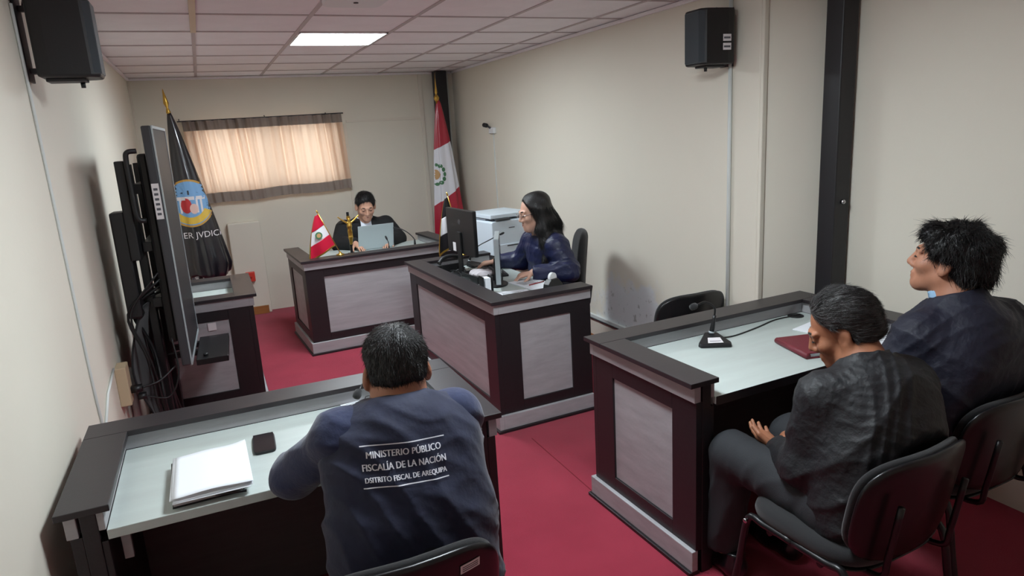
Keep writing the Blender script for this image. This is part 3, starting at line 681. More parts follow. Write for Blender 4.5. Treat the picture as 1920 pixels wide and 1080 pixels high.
V.cone(q['shL'] + A(.03, 0, -.02), q['shR'] + A(-.03, 0, -.02), .080, .080, .05); V.chain([A(.40, 1.77, .90), A(.395, 1.71, .72), A(.393, 1.66, .50)], [.185, .195, .20], .06, ((0, 1, 0), .78))
for x in (-.125, .125): V.chain([A(.40 + x, 1.76, .88), A(.395 + x * .85, 1.70, .70), A(.393 + x * .85, 1.66, .50)], [.105, .118, .128], .06)
V.cone(A(.405, 1.785, .985), A(.41, 1.825, 1.055), .085, .070, .03)
V.cut(A(.41, 1.825, 1.048), (0.02, .35, 1), .006, A(.41, 1.82, 1.09), .14); V.cut((0, 0, .44), (0, 0, -1))
V.cone(A(.41, 1.805, .99), A(.42, 1.865, 1.09), .062, .062, .004, sub=True)
V.folds(wr(.012, 20, (.35, 0, 1), 5)); V.folds(wr(.009, 34, (.9, 0, .5), 8)); V.folds(wr(.005, 60, (.5, 0, 1), 9)); V.folds(lumps(.003, 16, 4))
sit_back(V, .31, 1.685); vest = V.build('vest', m_navy, P1, .007, 1)
V = Vol()
for s in 'LR': V.chain([q['sh' + s], q['el' + s], q['wr' + s]], [.072, .066, .045], .03); V.cut(q['wr' + s], q['wr' + s] - q['el' + s], .004, q['wr' + s], .07)
V.cone(q['shL'], q['shR'], .07, .07, .05); V.folds(wr(.014, 38, (.3, .5, 1), 15)); V.folds(lumps(.004, 28, 6))
V.build('sweater', m_knit, P1, .008, 1)
trousers(P1, q, mat('dark_navy_trousers', (26, 28, 40), .85), seed=3)
for s in 'LR': shoe(P1, q['an' + s] * A(1, 1, 0) + A(0, -.06, 0), q['an' + s] * A(1, 1, 0) + A(0, .16, 0))
# lettering on the back
bv = bvh_of(vest); m_thread = mat('white_thread', (226, 228, 236), .8)
LO, LU, LV = (.372, 1.46, .962), (1, -.02, -.075), (0.06, .22, 1)
for txt, y, sz, w in (('MINISTERIO PÚBLICO', .024, .0245, .196), ('FISCALÍA DE LA NACIÓN', -.008, .0245, .218), ('DSITRITO FISCAL DE AREQUIPA', -.036, .0185, .214)):
    vs, fs = text2d(txt, sz, w); nv_ = len(vs); wrap('lettering', [(x + d_, yy + y) for d_ in (-.0006, .0006) for x, yy in vs], fs + [tuple(i + nv_ for i in f) for f in fs], m_thread, vest, bv, LO, LU, LV, .0035)
for y in (.054, -.050): wrap('stripe', *rect2d(-.112, .112, y, y + .0028, 24, 1), m_thread, vest, bv, LO, LU, LV, .0035)
rebase(P1)

# ---- greying man in black jacket
P2 = empty('person', (1.78, 1.36, 0), 0, 'grey-haired man in black jacket looking down, hands in lap', 'person', 'people seated in the hearing room')
H2 = Head((1.862, 1.548, 1.052), R3(36, -26, -4), 1.03)
q = dict(neck=A(1.855, 1.455, .955), chest=A(1.85, 1.43, .80), hip=A(1.80, 1.35, .53), shL=A(1.705, 1.475, .865), shR=A(2.01, 1.42, .875), elL=A(1.655, 1.50, .63), elR=A(2.05, 1.48, .62),
         wrL=A(1.745, 1.69, .585), wrR=A(1.93, 1.70, .585), hpL=A(1.70, 1.40, .51), hpR=A(1.90, 1.39, .51), knL=A(1.665, 1.84, .525), knR=A(1.95, 1.83, .53), anL=A(1.675, 1.89, .10), anR=A(1.95, 1.87, .10))
body_mesh(P2, m_skin_d, H2, q, [(q['wrL'], (.12, .95, .12), (.25, -.3, .9), -1, 14), (q['wrR'], (-.75, .6, -.05), (-.2, .1, -.9), -1, 28)], .005)
H2.features(P2)
short_hair(P2, H2, m=m_hairg, thick=.012, nape=-.06, front=.035, ear=1.1, seed=4, n=8000, L=.034, jit=.12, lift=.06, flow=lambda P: np.tile(H2.R @ A(.2, -1, -.25), (len(P), 1)))
m_jack = mat('black_nylon', (20, 21, 25), .62, var=.1, vscale=(20, 20, 20), bump=.45, bscale=38)
V = Vol()
V.cone(q['shL'] + A(.01, 0, 0), q['shR'] + A(-.01, 0, 0), .085, .085, .06); V.chain([A(1.855, 1.41, .83), A(1.83, 1.365, .68), A(1.80, 1.345, .50)], [.175, .20, .21], .06, ((0, 1, 0), .82))
V.chain([A(1.78, 1.41, .80), A(1.75, 1.38, .55)], [.13, .15], .06); V.chain([A(1.93, 1.39, .80), A(1.88, 1.37, .55)], [.13, .15], .06)
V.cone(A(1.855, 1.44, .90), A(1.86, 1.475, .985), .095, .078, .03); V.cut(A(1.86, 1.48, .985), (.10, .50, 1), .006, A(1.87, 1.52, 1.05), .15)
V.cone(A(1.855, 1.47, .93), A(1.87, 1.53, 1.04), .066, .068, .004, sub=True)
for s in 'LR': V.chain([q['sh' + s], q['el' + s], q['wr' + s]], [.086, .072, .050], .035); V.cut(q['wr' + s], q['wr' + s] - q['el' + s], .004, q['wr' + s], .075)
V.cut((0, 0, .45), (0, 0, -1)); V.folds(wr(.010, 19, (.1, .9, .8), 25, 2.6)); V.folds(wr(.007, 37, (.7, -.6, .6), 31, 3.)); V.folds(wr(.003, 75, (.5, .6, 1), 33, 3.)); V.folds(lumps(.003, 20, 9))
sit_back(V, 1.79, 1.45); V.build('jacket', m_jack, P2, .0065, 0)
trousers(P2, q, mat('charcoal_trousers', (38, 40, 44), .8, bump=.2, bscale=400), (.10, .082, .07), 7)
for s in 'LR': shoe(P2, q['an' + s] * A(1, 1, 0) + A(0, -.06, 0), q['an' + s] * A(1, 1, 0) + A(0, .16, 0))
rebase(P2)

# ---- bushy-haired man in navy jacket
P3 = empty('person', (2.40, 1.48, 0), 0, 'bushy-haired man in dark navy jacket looking ahead, at the right edge', 'person', 'people seated in the hearing room')
H3 = Head((2.425, 1.585, 1.205), R3(24, 8, 0), 1.06)
q = dict(neck=A(2.415, 1.535, 1.075), chest=A(2.41, 1.51, .89), hip=A(2.40, 1.45, .53), shL=A(2.25, 1.545, .945), shR=A(2.60, 1.49, .955), elL=A(2.19, 1.66, .71), elR=A(2.67, 1.56, .69),
         wrL=A(2.30, 1.86, .66), wrR=A(2.54, 1.84, .66), hpL=A(2.30, 1.48, .51), hpR=A(2.50, 1.48, .51), knL=A(2.29, 1.92, .53), knR=A(2.55, 1.92, .53), anL=A(2.29, 1.93, .10), anR=A(2.55, 1.93, .10))
body_mesh(P3, m_skin, H3, q, [(q['wrL'], (.6, .8, 0), (0, 0, -1), 1, 22), (q['wrR'], (-.6, .8, 0), (0, 0, -1), -1, 22)], .0055, 1.08)
H3.features(P3)
V = Vol(); k = H3.s; R = H3.R
V.ell(H3.p(0, -.022, .045), np.array([.098, .118, .098]) * k, R, .02); V.ell(H3.p(0, -.06, -.02), np.array([.09, .085, .075]) * k, R, .03); V.ell(H3.p(0, .06, .075), np.array([.07, .055, .04]) * k, R, .03)
for x in (-1, 1): V.ell(H3.p(.072 * x, .02, .02), np.array([.022, .05, .05]) * k, R, .02)
V.cut(H3.p(0, -.08, -.075), -R[:, 2], .02); V.cut(H3.p(0, .055, .035), R @ unit([0, 1, -.8]), .015); V.cut(H3.p(0, .03, -.012), R @ unit([0, .8, -1]), .02)
for x in (-1, 1): V.ell(H3.p(.092 * x, .004, -.022), np.array([.034, .028, .032]) * k, R, .012, True)
V.folds(lumps(.008, 55, 3)); V.folds(lumps(.004, 110, 5)); hr = V.build('hair', m_hair, P3, .006, 0)
hair_strands(hr, 8000, lambda P: (P - H3.p(.02, -.03, .10)) * A(1, 1, 1.3) + A(0, -.02, -.05), .028, .0013, .45, 12, .4)
m_jack2 = mat('dark_navy_nylon', (20, 22, 40), .65, var=.12, vscale=(20, 20, 20), bump=.45, bscale=38)
V = Vol()
V.cone(q['shL'] + A(.01, 0, 0), q['shR'] + A(-.01, 0, 0), .088, .092, .06); V.chain([A(2.41, 1.49, .89), A(2.405, 1.46, .70), A(2.40, 1.45, .50)], [.20, .22, .225], .06, ((0, 1, 0), .85))
V.chain([A(2.32, 1.49, .85), A(2.31, 1.46, .55)], [.145, .155], .06); V.chain([A(2.53, 1.48, .85), A(2.51, 1.46, .55)], [.155, .165], .06)
V.cone(A(2.41, 1.51, 1.0), A(2.42, 1.54, 1.095), .125, .092, .05); V.cone(A(2.36, 1.60, 1.01), A(2.33, 1.66, .97), .05, .03, .03)
V.cut(A(2.42, 1.545, 1.10), (-.05, .42, 1), .006, A(2.42, 1.58, 1.18), .17)
V.cone(A(2.415, 1.53, 1.0), A(2.42, 1.58, 1.16), .074, .076, .004, sub=True)
for s in 'LR': V.chain([q['sh' + s], q['el' + s], q['wr' + s]], [.098, .080, .052], .035); V.cut(q['wr' + s], q['wr' + s] - q['el' + s], .004, q['wr' + s], .075)
V.cut((0, 0, .45), (0, 0, -1)); V.folds(wr(.010, 19, (.5, .3, 1), 45, 2.6)); V.folds(wr(.007, 36, (-.6, .3, 1), 51, 3.)); V.folds(wr(.003, 70, (-.8, .3, 1), 53, 3.)); V.folds(lumps(.003, 20, 19))
sit_back(V, 2.42, 1.56); V.build('jacket', m_jack2, P3, .0065, 0)
V = Vol(); V.cone(A(2.415, 1.54, 1.03), A(2.425, 1.58, 1.12), .073, .070, .01); V.cut(A(2.422, 1.585, 1.108), (0, .45, 1), .003); V.cone(A(2.415, 1.54, .98), A(2.43, 1.60, 1.17), .062, .063, .003, sub=True)
V.build('shirt_collar', mat('light_blue_shirt', (150, 185, 215), .7), P3, .006, 1)
trousers(P3, q, mat('black_trousers', (24, 24, 27), .85), (.10, .082, .07), 17)
for s in 'LR': shoe(P3, q['an' + s] * A(1, 1, 0) + A(0, -.06, 0), q['an' + s] * A(1, 1, 0) + A(0, .16, 0))
rebase(P3)

# ---- secretary, facing the far-left monitors
P4 = empty('person', (2.22, 4.36, 0), 0, 'long-haired woman in shiny navy padded jacket working at the middle desk', 'person', 'people seated in the hearing room')
H4 = Head((2.085, 4.335, 1.185), R3(82, -12, 0), 1.04)
q = dict(neck=A(2.14, 4.34, 1.045), chest=A(2.17, 4.345, .88), hip=A(2.25, 4.37, .53), shL=A(2.165, 4.165, .955), shR=A(2.155, 4.525, .955), elL=A(2.17, 4.08, .80), elR=A(2.12, 4.66, .79),
         wrL=A(1.985, 4.19, .788), wrR=A(1.93, 4.74, .790), hpL=A(2.20, 4.28, .50), hpR=A(2.20, 4.46, .50), knL=A(1.86, 4.26, .52), knR=A(1.86, 4.48, .52), anL=A(1.90, 4.26, .10), anR=A(1.90, 4.48, .10))
q['elL'] = A(2.20, 4.07, .79)
body_mesh(P4, mat('fair_skin', (216, 170, 148), .55, sss=.08), H4, q, [(q['wrL'], (-.95, .3, -.18), (0, 0, -1), 1, 18, .92), (q['wrR'], (-.8, .5, -.16), (0, 0, -1), -1, 15, .92)], .006, .92, .85)
H4.features(P4)
V = Vol(); k = H4.s; R = H4.R
V.ell(H4.p(0, -.016, .040), np.array([.085, .106, .094]) * k, R, .02); V.cut(H4.p(0, .06, .05), R @ unit([0, 1, -.35]), .02); V.cut(H4.p(0, .042, .0), R @ unit([0, 1, -.25]), .015)
V.chain([H4.p(0, -.06, .03), H4.p(0, -.085, -.10), A(2.20, 4.30, .97), A(2.235, 4.27, .84)], [.085, .09, .095, .055], .05, (R[:, 1], .75))
V.chain([H4.p(-.07, -.02, .02), H4.p(-.078, -.01, -.10), A(2.115, 4.215, .98), A(2.085, 4.20, .85)], [.035, .045, .045, .02], .04)
V.chain([H4.p(.07, -.02, .02), H4.p(.075, -.02, -.10), A(2.15, 4.44, .97)], [.035, .04, .02], .04)
V.folds(lumps(.004, 50, 8)); hr = V.build('hair', m_hair, P4, .006, 0)
hair_strands(hr, 6000, lambda P: np.tile(A(.12, 0, -1), (len(P), 1)) + (P - H4.p(0, 0, .1)) * A(1, 1, 0) * 3, .09, .0012, .03, 22, .05, lambda c: c[:, 2] < 1.235)
# glasses
gl = MB()
for x in (-.033, .033): gl.tube([H4.p(x + .022 * math.cos(a), .112, .004 + .017 * math.sin(a)) for a in [2 * math.pi * i / 16 for i in range(17)]], .0012, 5)
gl.tube([H4.p(-.011, .113, .008), H4.p(.011, .113, .008)], .0012, 5)
for x in (-1, 1): gl.tube([H4.p(.055 * x, .112, .008), H4.p(.082 * x, .02, .008)], .0012, 5)
gl.build('glasses', m_chrome, P4, True)
m_puff = mat('shiny_navy_nylon', (27, 33, 68), .45, var=.1, vscale=(25, 25, 25), bump=.35, bscale=45)
V = Vol()
V.cone(q['shL'] + A(0, .03, -.01), q['shR'] + A(0, -.03, -.01), .085, .085, .05); V.chain([A(2.17, 4.345, .87), A(2.21, 4.355, .70), A(2.24, 4.37, .50)], [.185, .19, .20], .06, ((1, 0, 0), .72))
V.cone(A(2.145, 4.34, .98), A(2.13, 4.34, 1.045), .095, .082, .03); V.cut(A(2.13, 4.34, 1.04), (-.3, 0, 1), .006, A(2.12, 4.34, 1.11), .14); V.cone(A(2.14, 4.34, 1.0), A(2.11, 4.34, 1.12), .066, .066, .004, sub=True)
for s in 'LR': V.chain([q['sh' + s], q['el' + s], q['wr' + s]], [.088, .076, .05], .03); V.cut(q['wr' + s], q['wr' + s] - q['el' + s], .004, q['wr' + s], .07)
V.cut((0, 0, .46), (0, 0, -1)); V.folds(lambda P: .005 * (.6 - np.abs(np.sin(P[:, 2] * 40 + .6 * np.sin(P[:, 1] * 14) + .5 * np.sin(P[:, 0] * 11))))); V.folds(wr(.008, 50, (1, .5, .6), 61)); V.folds(wr(.006, 75, (.3, .8, .6), 62))
V.build('jacket', m_puff, P4, .0065, 0)
trousers(P4, q, mat('dark_jeans', (30, 34, 48), .85), (.085, .07, .055), 27)
for s in 'LR': shoe(P4, q['an' + s] * A(1, 1, 0) + A(.06, 0, 0), q['an' + s] * A(1, 1, 0) + A(-.15, 0, 0))
rebase(P4)

# ---- judge behind the far desk
P5 = empty('person', (1.40, 6.95, 0), 0, 'man in black robe, white shirt and blue tie behind the far desk', 'person', 'people seated in the hearing room')
H5 = Head((1.395, 6.70, 1.115), R3(176, -24, 0), 1.06)
q = dict(neck=A(1.39, 6.78, .985), chest=A(1.39, 6.82, .84), hip=A(1.39, 6.93, .53), shL=A(1.60, 6.80, .905), shR=A(1.185, 6.80, .905), elL=A(1.68, 6.66, .76), elR=A(1.10, 6.66, .78),
         wrL=A(1.53, 6.46, .798), wrR=A(1.21, 6.45, .798), hpL=A(1.48, 6.88, .50), hpR=A(1.29, 6.88, .50), knL=A(1.50, 6.48, .52), knR=A(1.27, 6.48, .52), anL=A(1.50, 6.52, .10), anR=A(1.27, 6.52, .10))
body_mesh(P5, m_skin_l, H5, q, [(q['wrL'], (-.5, -.8, -.22), (0, 0, -1), 1, 20), (q['wrR'], (.3, -.9, -.22), (0, 0, -1), -1, 20)], .006)
H5.features(P5); short_hair(P5, H5, thick=.010, nape=-.05, front=.05, seed=14, n=4000, L=.03, jit=.2)
m_robe = mat('black_wool', (20, 20, 23), .85, bump=.2, bscale=500)
V = Vol()
V.cone(q['shL'] + A(-.03, 0, -.02), q['shR'] + A(.03, 0, -.02), .085, .085, .06); V.chain([A(1.39, 6.83, .83), A(1.39, 6.88, .68), A(1.39, 6.92, .50)], [.195, .205, .21], .06, ((0, 1, 0), .75))
for s in 'LR': V.chain([q['sh' + s], q['el' + s], q['wr' + s]], [.09, .08, .06], .03); V.cut(q['wr' + s], q['wr' + s] - q['el' + s], .004, q['wr' + s], .075)
V.cone(A(1.39, 6.79, .94), A(1.39, 6.775, 1.005), .085, .072, .03); V.cut(A(1.39, 6.775, 1.0), (0, -.3, 1), .006, A(1.39, 6.77, 1.06), .12)
V.cut((0, 0, .46), (0, 0, -1)); V.cone(A(1.385, 6.68, 1.02), A(1.385, 6.70, .74), .085, .025, .006, sub=True); V.folds(lumps(.004, 22, 39))
V.build('robe', m_robe, P5, .008, 1)
V = Vol(); V.chain([A(1.39, 6.80, .97), A(1.39, 6.81, .85), A(1.39, 6.86, .6)], [.085, .155, .165], .05, ((0, 1, 0), .72)); V.cone(A(1.39, 6.79, .95), A(1.39, 6.765, 1.015), .072, .066, .02); V.cut(A(1.39, 6.765, 1.01), (0, -.3, 1), .004)
V.build('shirt', mat('white_shirt', (226, 232, 242), .7), P5, .008, 1)
tb = bvh_of([c_ for c_ in P5.children if c_.name.startswith('shirt')][0])
ty = wrap('tie', [(-.011, 0), (.011, 0), (-.013, -.03), (.013, -.03), (-.02, -.12), (.02, -.12), (-.026, -.22), (.026, -.22)], [(0, 1, 3, 2), (2, 3, 5, 4), (4, 5, 7, 6)], mat('blue_tie', (84, 112, 176), .5), P5, tb, (1.39, 6.6, .975), (-1, 0, 0), (0, 0, 1), .012)
ty.modifiers.new('thick', 'SOLIDIFY').thickness = .006
trousers(P5, q, m_robe, seed=37)
for s in 'LR': shoe(P5, q['an' + s] * A(1, 1, 0) + A(0, .06, 0), q['an' + s] * A(1, 1, 0) + A(0, -.16, 0))
rebase(P5)
jc = empty('office_chair', (1.39, 6.98, 0), math.pi, 'black office chair under the man in the black robe', 'chair')
pad(.48, .46, .07, 4).xf(Matrix.Translation((0, 0, .44)) @ Matrix.Rotation(math.pi / 2, 4, 'X')).build('seat', m_bfabric, jc, True)
pad(.42, .40, .05, 3.6, .04).xf(Matrix.Translation((0, -.255, .67))).build('backrest', m_bfabric, jc, True)
MB().tube(spline([(0, -.05, .40), (0, -.26, .42), (0, -.29, .60)], 5), .02).build('back_support', m_bplastic, jc, True)
MB().lathe([(.26, .0), (.26, .02), (.03, .06), (.02, .41)], 20).build('pedestal', m_bmetal, jc, True)

# ------------------------------------------------------------------ speakers
def speaker(label, loc, rz, flip=1):
    t = empty('wall_speaker', loc, rz, label, 'speaker', 'black wall speakers')
    prof = [(-.105, .045), (-.105, .09), (-.085, .215), (-.06, .245), (.06, .245), (.085, .215), (.105, .09), (.105, .045)]
    MB().prism([(y, x) for x, y in prof], 0, .285).build('cabinet', m_bplastic, t, bevel=.01)
    MB().prism([(.217, -.083), (.249, -.058), (.249, .058), (.217, .083)], .012, .273).build('grille', mat('speaker_grille', (70, 78, 84), .35, metal=.3, bump=.5, bscale=900), t, bevel=.004)
    MB().box(.003, .012, -.05, .05, -.01, .295).box(.012, .05, -.015, .015, .24, .26).box(.012, .05, -.015, .015, .02, .04).build('bracket', m_dgrey, t, bevel=.002)
    MB().tube(spline([(.05, flip * .03, .275), (.03, flip * .06, .31), (.008, flip * .09, .26)], 5), .004, 6).build('cable', m_bplastic, t, True)
    MB().box(.06, .19, -.045, .045, -.012, 0).build('lower_rail', m_dgrey, t, bevel=.003)
    MB().lathe([(.008, -.022), (.009, 0)], 10).xf(Matrix.Translation((.17, .02, -.010))).build('knob', m_bmetal, t, True)
    return t
speaker('black wall speaker high on the left wall', (XL, 3.16, 2.045), math.radians(0))
sp = speaker('black wall speaker with white stickers high on the right wall', (XR, 3.12, 2.04), math.pi, -1)
for z in (.07, .115):
    st = MB().box(.075, .125, .1055, .1065, z, z + .035).xf(Matrix.Rotation(math.radians(-6), 4, 'Z') @ Matrix.Translation((-.012, .012, 0))).build('sticker', m_sticker, sp)
    MB().box(.08, .12, .1065, .1069, z + .012, z + .022).xf(Matrix.Rotation(math.radians(-6), 4, 'Z') @ Matrix.Translation((-.012, .012, 0))).build('print_line', m_ink, st)
# wall camera
wc = empty('wall_camera', (XR, 6.55, 1.77), 0, 'small black and white camera on the right wall', 'camera')
box('mount', m_white, -.03, 0, -.075, .055, -.035, .025, wc, .006)
MB().lathe([(.018, 0), (.022, .01), (.022, .045), (.016, .055)], 16).xf(Matrix.Translation((-.05, .03, .045)) @ Matrix.Rotation(math.radians(-75), 4, 'X') @ Matrix.Rotation(math.radians(-30), 4, 'Y')).build('lens_housing', m_bplastic, wc, True)
MB().tube([(-.03, .0, .02), (-.05, .04, .045)], .01).build('arm', m_dgrey, wc, True)
tag(box('cable_channel', m_pipe, XR - .008, XR, 6.535, 6.55, .95, 1.735), 'thin white cable channel below the wall camera', 'cable channel')
rb = empty('call_box', (.29, 7.575, .415), 0, 'small red box on the low wall chase near the back desk', 'wall box')
box('housing', m_red, -.045, .045, -.05, 0, -.05, .05, rb, .006); MB().lathe([(.014, 0), (.014, .008)], 14).xf(Matrix.Translation((0, -.05, 0)) @ Matrix.Rotation(math.pi / 2, 4, 'X')).build('button', mat('dark_red_plastic', (170, 36, 30), .4), rb, True)

# ------------------------------------------------------------------ floor flags
def banded(name, c1, c2, x0, z1, s1, z2, s2, rough=.35, coat=.6):
    m = mat(name, (200, 30, 50), rough, coat=coat); nt_ = m.node_tree; b_ = nt_.nodes['Principled BSDF']
    t_ = nt_.nodes.new('ShaderNodeTexCoord'); sp_ = nt_.nodes.new('ShaderNodeSeparateXYZ'); nt_.links.new(t_.outputs['Object'], sp_.inputs[0])
    def mm(op, a, b2):
        n = nt_.nodes.new('ShaderNodeMath'); n.operation = op
        for i, x in enumerate((a, b2)):
            if isinstance(x, (int, float)): n.inputs[i].default_value = x
            else: nt_.links.new(x, n.inputs[i])
        return n.outputs[0]
    def above(z, s_): return mm('GREATER_THAN', mm('SUBTRACT', sp_.outputs[2], mm('MULTIPLY', mm('SUBTRACT', sp_.outputs[0], x0), s_)), z)
    f = mm('SUBTRACT', above(z2, s2), above(z1, s1))
    mx = nt_.nodes.new('ShaderNodeMixRGB'); nt_.links.new(f, mx.inputs[0]); mx.inputs[1].default_value = lin(c1); mx.inputs[2].default_value = lin(c2); nt_.links.new(mx.outputs[0], b_.inputs['Base Color']); return m
def drape(fc, nfold, ph, top, bot, n=120, rows=40, seed=0, amp=.16):
    """closed sleeve of folded cloth hanging round a pole; fc(h) -> centre x, y and half sizes a, b"""
    vs = []
    for j in range(rows + 1):
        h = j / rows; cx, cy, a, b_ = fc(h); z = top + (bot - top) * h
        for k in range(n):
            t = 2 * math.pi * k / n; rp = 1 + min(amp, .5 * h) * math.sin(nfold * t + ph + 1.5 * h) + .05 * h * math.sin(2 * nfold * t + 3 * h)
            vs.append((cx + a * rp * math.cos(t), cy + b_ * rp * math.sin(t), z + .03 * h * math.sin(3 * t + ph) * (1 if j == rows else 0)))
    fs = [(j * n + k, j * n + (k + 1) % n, (j + 1) * n + (k + 1) % n, (j + 1) * n + k) for j in range(rows) for k in range(n)]
    return MB().add(vs, fs + [tuple(range(n)), tuple(range(rows * n, (rows + 1) * n))[::-1]])
GREEN = mat('wreath_green', (70, 120, 84), .5); TAN = mat('crest_tan', (190, 150, 100), .5)
fp = empty('flag_stand', (2.41, 7.26, 0), 0, 'red and white draped flag with green crest on a tall pole in the back corner', 'flag', 'tall draped flags on poles')
MB().lathe([(.16, 0), (.16, .02), (.06, .05), (.025, .10)], 24).build('base', m_bmetal, fp, True)
MB().tube([(0, 0, .08), (-.015, 0, 2.14)], .012, 10).build('pole', m_gold, fp, True)
MB().lathe([(.008, 0), (.022, .015), (.03, .04), (.018, .065), (.008, .075), (.016, .095), (.010, .15), (.003, .24), (.001, .30)], 14, (-.015, 0, 2.10)).build('finial', m_gold, fp, True)
m_pf = banded('red_white_flag_cloth', (172, 24, 52), (226, 226, 234), 0, 1.635, .42, 1.075, .62)
fcl = drape(lambda h: (.0 + .035 * h, 0, .012 + .150 * h ** .62, .012 + .07 * h ** .8), 6, .4, 2.12, .62).build('flag_cloth', m_pf, fp, True)
bpy.context.view_layer.update(); bv = bvh_of(fcl)
for k in range(11):
    a = -2.5 + .5 * k; wrap('wreath_leaf', *disc2d(0, .024, 10, 2, cx=.088 * math.cos(a), cy=.105 * math.sin(a), sx=.75 + .3 * abs(math.sin(a)), sy=.75 + .3 * abs(math.cos(a))), GREEN, fcl, bv, (2.315, 7.1, 1.33), (1, 0, 0), (0, 0, 1), .004, base=fp.location)
wrap('shield', *disc2d(0, .055, 20, 4, sx=.75), TAN, fcl, bv, (2.315, 7.1, 1.33), (1, 0, 0), (0, 0, 1), .004, base=fp.location)
fb = empty('flag_stand', (-.16, 6.85, 0), 0, 'black draped flag with round crest and white lettering in clear plastic', 'flag', 'tall draped flags on poles')
MB().lathe([(.16, 0), (.16, .02), (.06, .05), (.025, .10)], 24).build('base', m_bmetal, fb, True)
MB().tube([(.06, 0, .08), (-.045, 0, 2.08)], .012, 10).build('pole', m_bmetal, fb, True)
MB().lathe([(.008, 0), (.02, .02), (.012, .05), (.008, .06), (.022, .10), (.012, .16), (.003, .22)], 12).xf(Matrix.Translation((-.045, 0, 2.06)) @ Matrix.Rotation(math.radians(-5), 4, 'Y')).build('finial', m_gold, fb, True)
m_bf = mat('black_satin_in_plastic', (20, 18, 26), .3, coat=1., bump=.35, bscale=14, var=.2, vscale=(12, 12, 4))
fcl = drape(lambda h: (-.045 + .125 * h, 0, .012 + .205 * h ** .82 * (1 - .25 * max(0, h - .93) / .07), .012 + .13 * h ** .9), 5, 2.1, 2.09, .60, amp=.05).build('flag_cloth', m_bf, fb, True)
bpy.context.view_layer.update(); bv = bvh_of(fcl); EO = (-.155, 6.6, 1.285); ux, uz = (1, 0, 0), (-.06, 0, 1)
em = wrap('emblem', *disc2d(0, .20, 44, 10, sx=.95), mat('emblem_blue', (120, 168, 214), .5), fcl, bv, EO, ux, uz, .004, base=fb.location)
wrap('emblem_rim', *disc2d(.195, .212, 44, 2, sx=.95), mat('emblem_gold', (196, 150, 70), .4), em, bv, EO, ux, uz, .005, base=fb.location)
wrap('temple', *rect2d(-.13, .13, .03, .06), m_sticker, em, bv, EO, ux, uz, .006, base=fb.location)
wrap('temple_roof', [(-.14, .075), (0, .115), (.14, .075), (-.07, .095), (.07, .095), (0, .075)], [(0, 5, 3), (3, 5, 1), (1, 5, 4), (4, 5, 2)], mat('emblem_dark', (40, 44, 54), .5), em, bv, EO, ux, uz, .006, base=fb.location)
for x in (-.11, -.075, .06, .095): wrap('pillar', *rect2d(x - .008, x + .008, -.085, .03, 2, 6), m_sticker, em, bv, EO, ux, uz, .006, base=fb.location)
wrap('figure', *disc2d(0, .045, 20, 4, cx=-.03, cy=-.02, sy=1.5), mat('emblem_red', (190, 50, 54), .5), em, bv, EO, ux, uz, .006, base=fb.location)
wrap('figure_robe', *disc2d(0, .035, 20, 4, cx=.03, cy=-.05, sy=1.3), mat('emblem_pink', (226, 190, 180), .5), em, bv, EO, ux, uz, .0065, base=fb.location)
wrap('scroll', *disc2d(.125, .185, 24, 4, a0=math.radians(205), a1=math.radians(335)), mat('emblem_yellow', (222, 184, 70), .5), em, bv, EO, ux, uz, .006, base=fb.location)
vs, fs = text2d('PODER JVDICIAL', .076, .56); wrap('lettering', [(x, y) for x, y in vs], fs, m_sticker, fcl, bv, (-.125, 6.6, .975), ux, (-.08, 0, 1), .004, base=fb.location)
mb = MB()
g = np.random.default_rng(5)
for k in range(14):
    a = 2 * math.pi * k / 14; x, y = .08 + .15 * math.cos(a), .10 * math.sin(a)
    mb.add([(x, y, .70), (x + .05 * math.cos(a + 1), y + .04 * math.sin(a + 1), .68), (x * .8 + .03, y * .9, .56 + .03 * g.uniform()), (x - .02, y - .03, .60)], [(0, 1, 2), (0, 2, 3)])
mb.build('plastic_wrap', mat('clear_plastic', (200, 205, 215), .08, trans=.9), fb)

# ------------------------------------------------------------------ desk flags and crucifix
def desk_flag(label, loc, rz, top, bw, m, fringe, group='small desk flags'):
    """short leaning pole with a gathered triangular cloth"""
    t = empty('desk_flag', loc, rz, label, 'desk flag', group); tp = Vector(top)
    MB().lathe([(.035, 0), (.035, .008), (.012, .016), (.008, .03)], 18).build('base', m_gold, t, True)
    MB().tube([(0, 0, .02), tp], .004, 8).build('pole', m_gold, t, True)
    MB().lathe([(.003, 0), (.008, .008), (.003, .03)], 8).xf(Matrix.Translation(tp) @ tp.to_track_quat('Z', 'Y').to_matrix().to_4x4()).build('finial', m_gold, t, True)
    nu, nv = 30, 24
    def pt(u, v): # u down the pole, v away from it
        p = tp * (1 - .74 * u); w = .02 + bw * u ** .8; return Vector((p.x - w * v, p.y + .018 * math.sin(7 * v + 2 * u) * v * (.3 + u), p.z - .55 * w * v))
    def sheet(u0, u1, v0, v1, off=0.):
        vs = [tuple(pt(u0 + (u1 - u0) * j / nu, v0 + (v1 - v0) * i / nv) + Vector((0, off, 0))) for j in range(nu + 1) for i in range(nv + 1)]
        return MB().add(vs, [(j * (nv + 1) + i, j * (nv + 1) + i + 1, (j + 1) * (nv + 1) + i + 1, (j + 1) * (nv + 1) + i) for j in range(nu) for i in range(nv)])
    out = []
    for (u0, u1), mm_ in zip(((.02, .36), (.36, .68), (.68, 1)), m):
        o = sheet(u0, u1, 0, 1).build('cloth_band', mm_, t, True); o.modifiers.new('thick', 'SOLIDIFY').thickness = .002; out.append(o)
    for a in ((.02, 1, 1, 1.05), (1, 1.04, 0, 1.05)):
        o = sheet(*a).build('fringe', fringe, t, True); o.modifiers.new('thick', 'SOLIDIFY').thickness = .005
    return t, pt, out
m_fw = mat('flag_white_satin', (228, 228, 232), .4)
m_fr = mat('bright_flag_red', (196, 22, 56), .4)
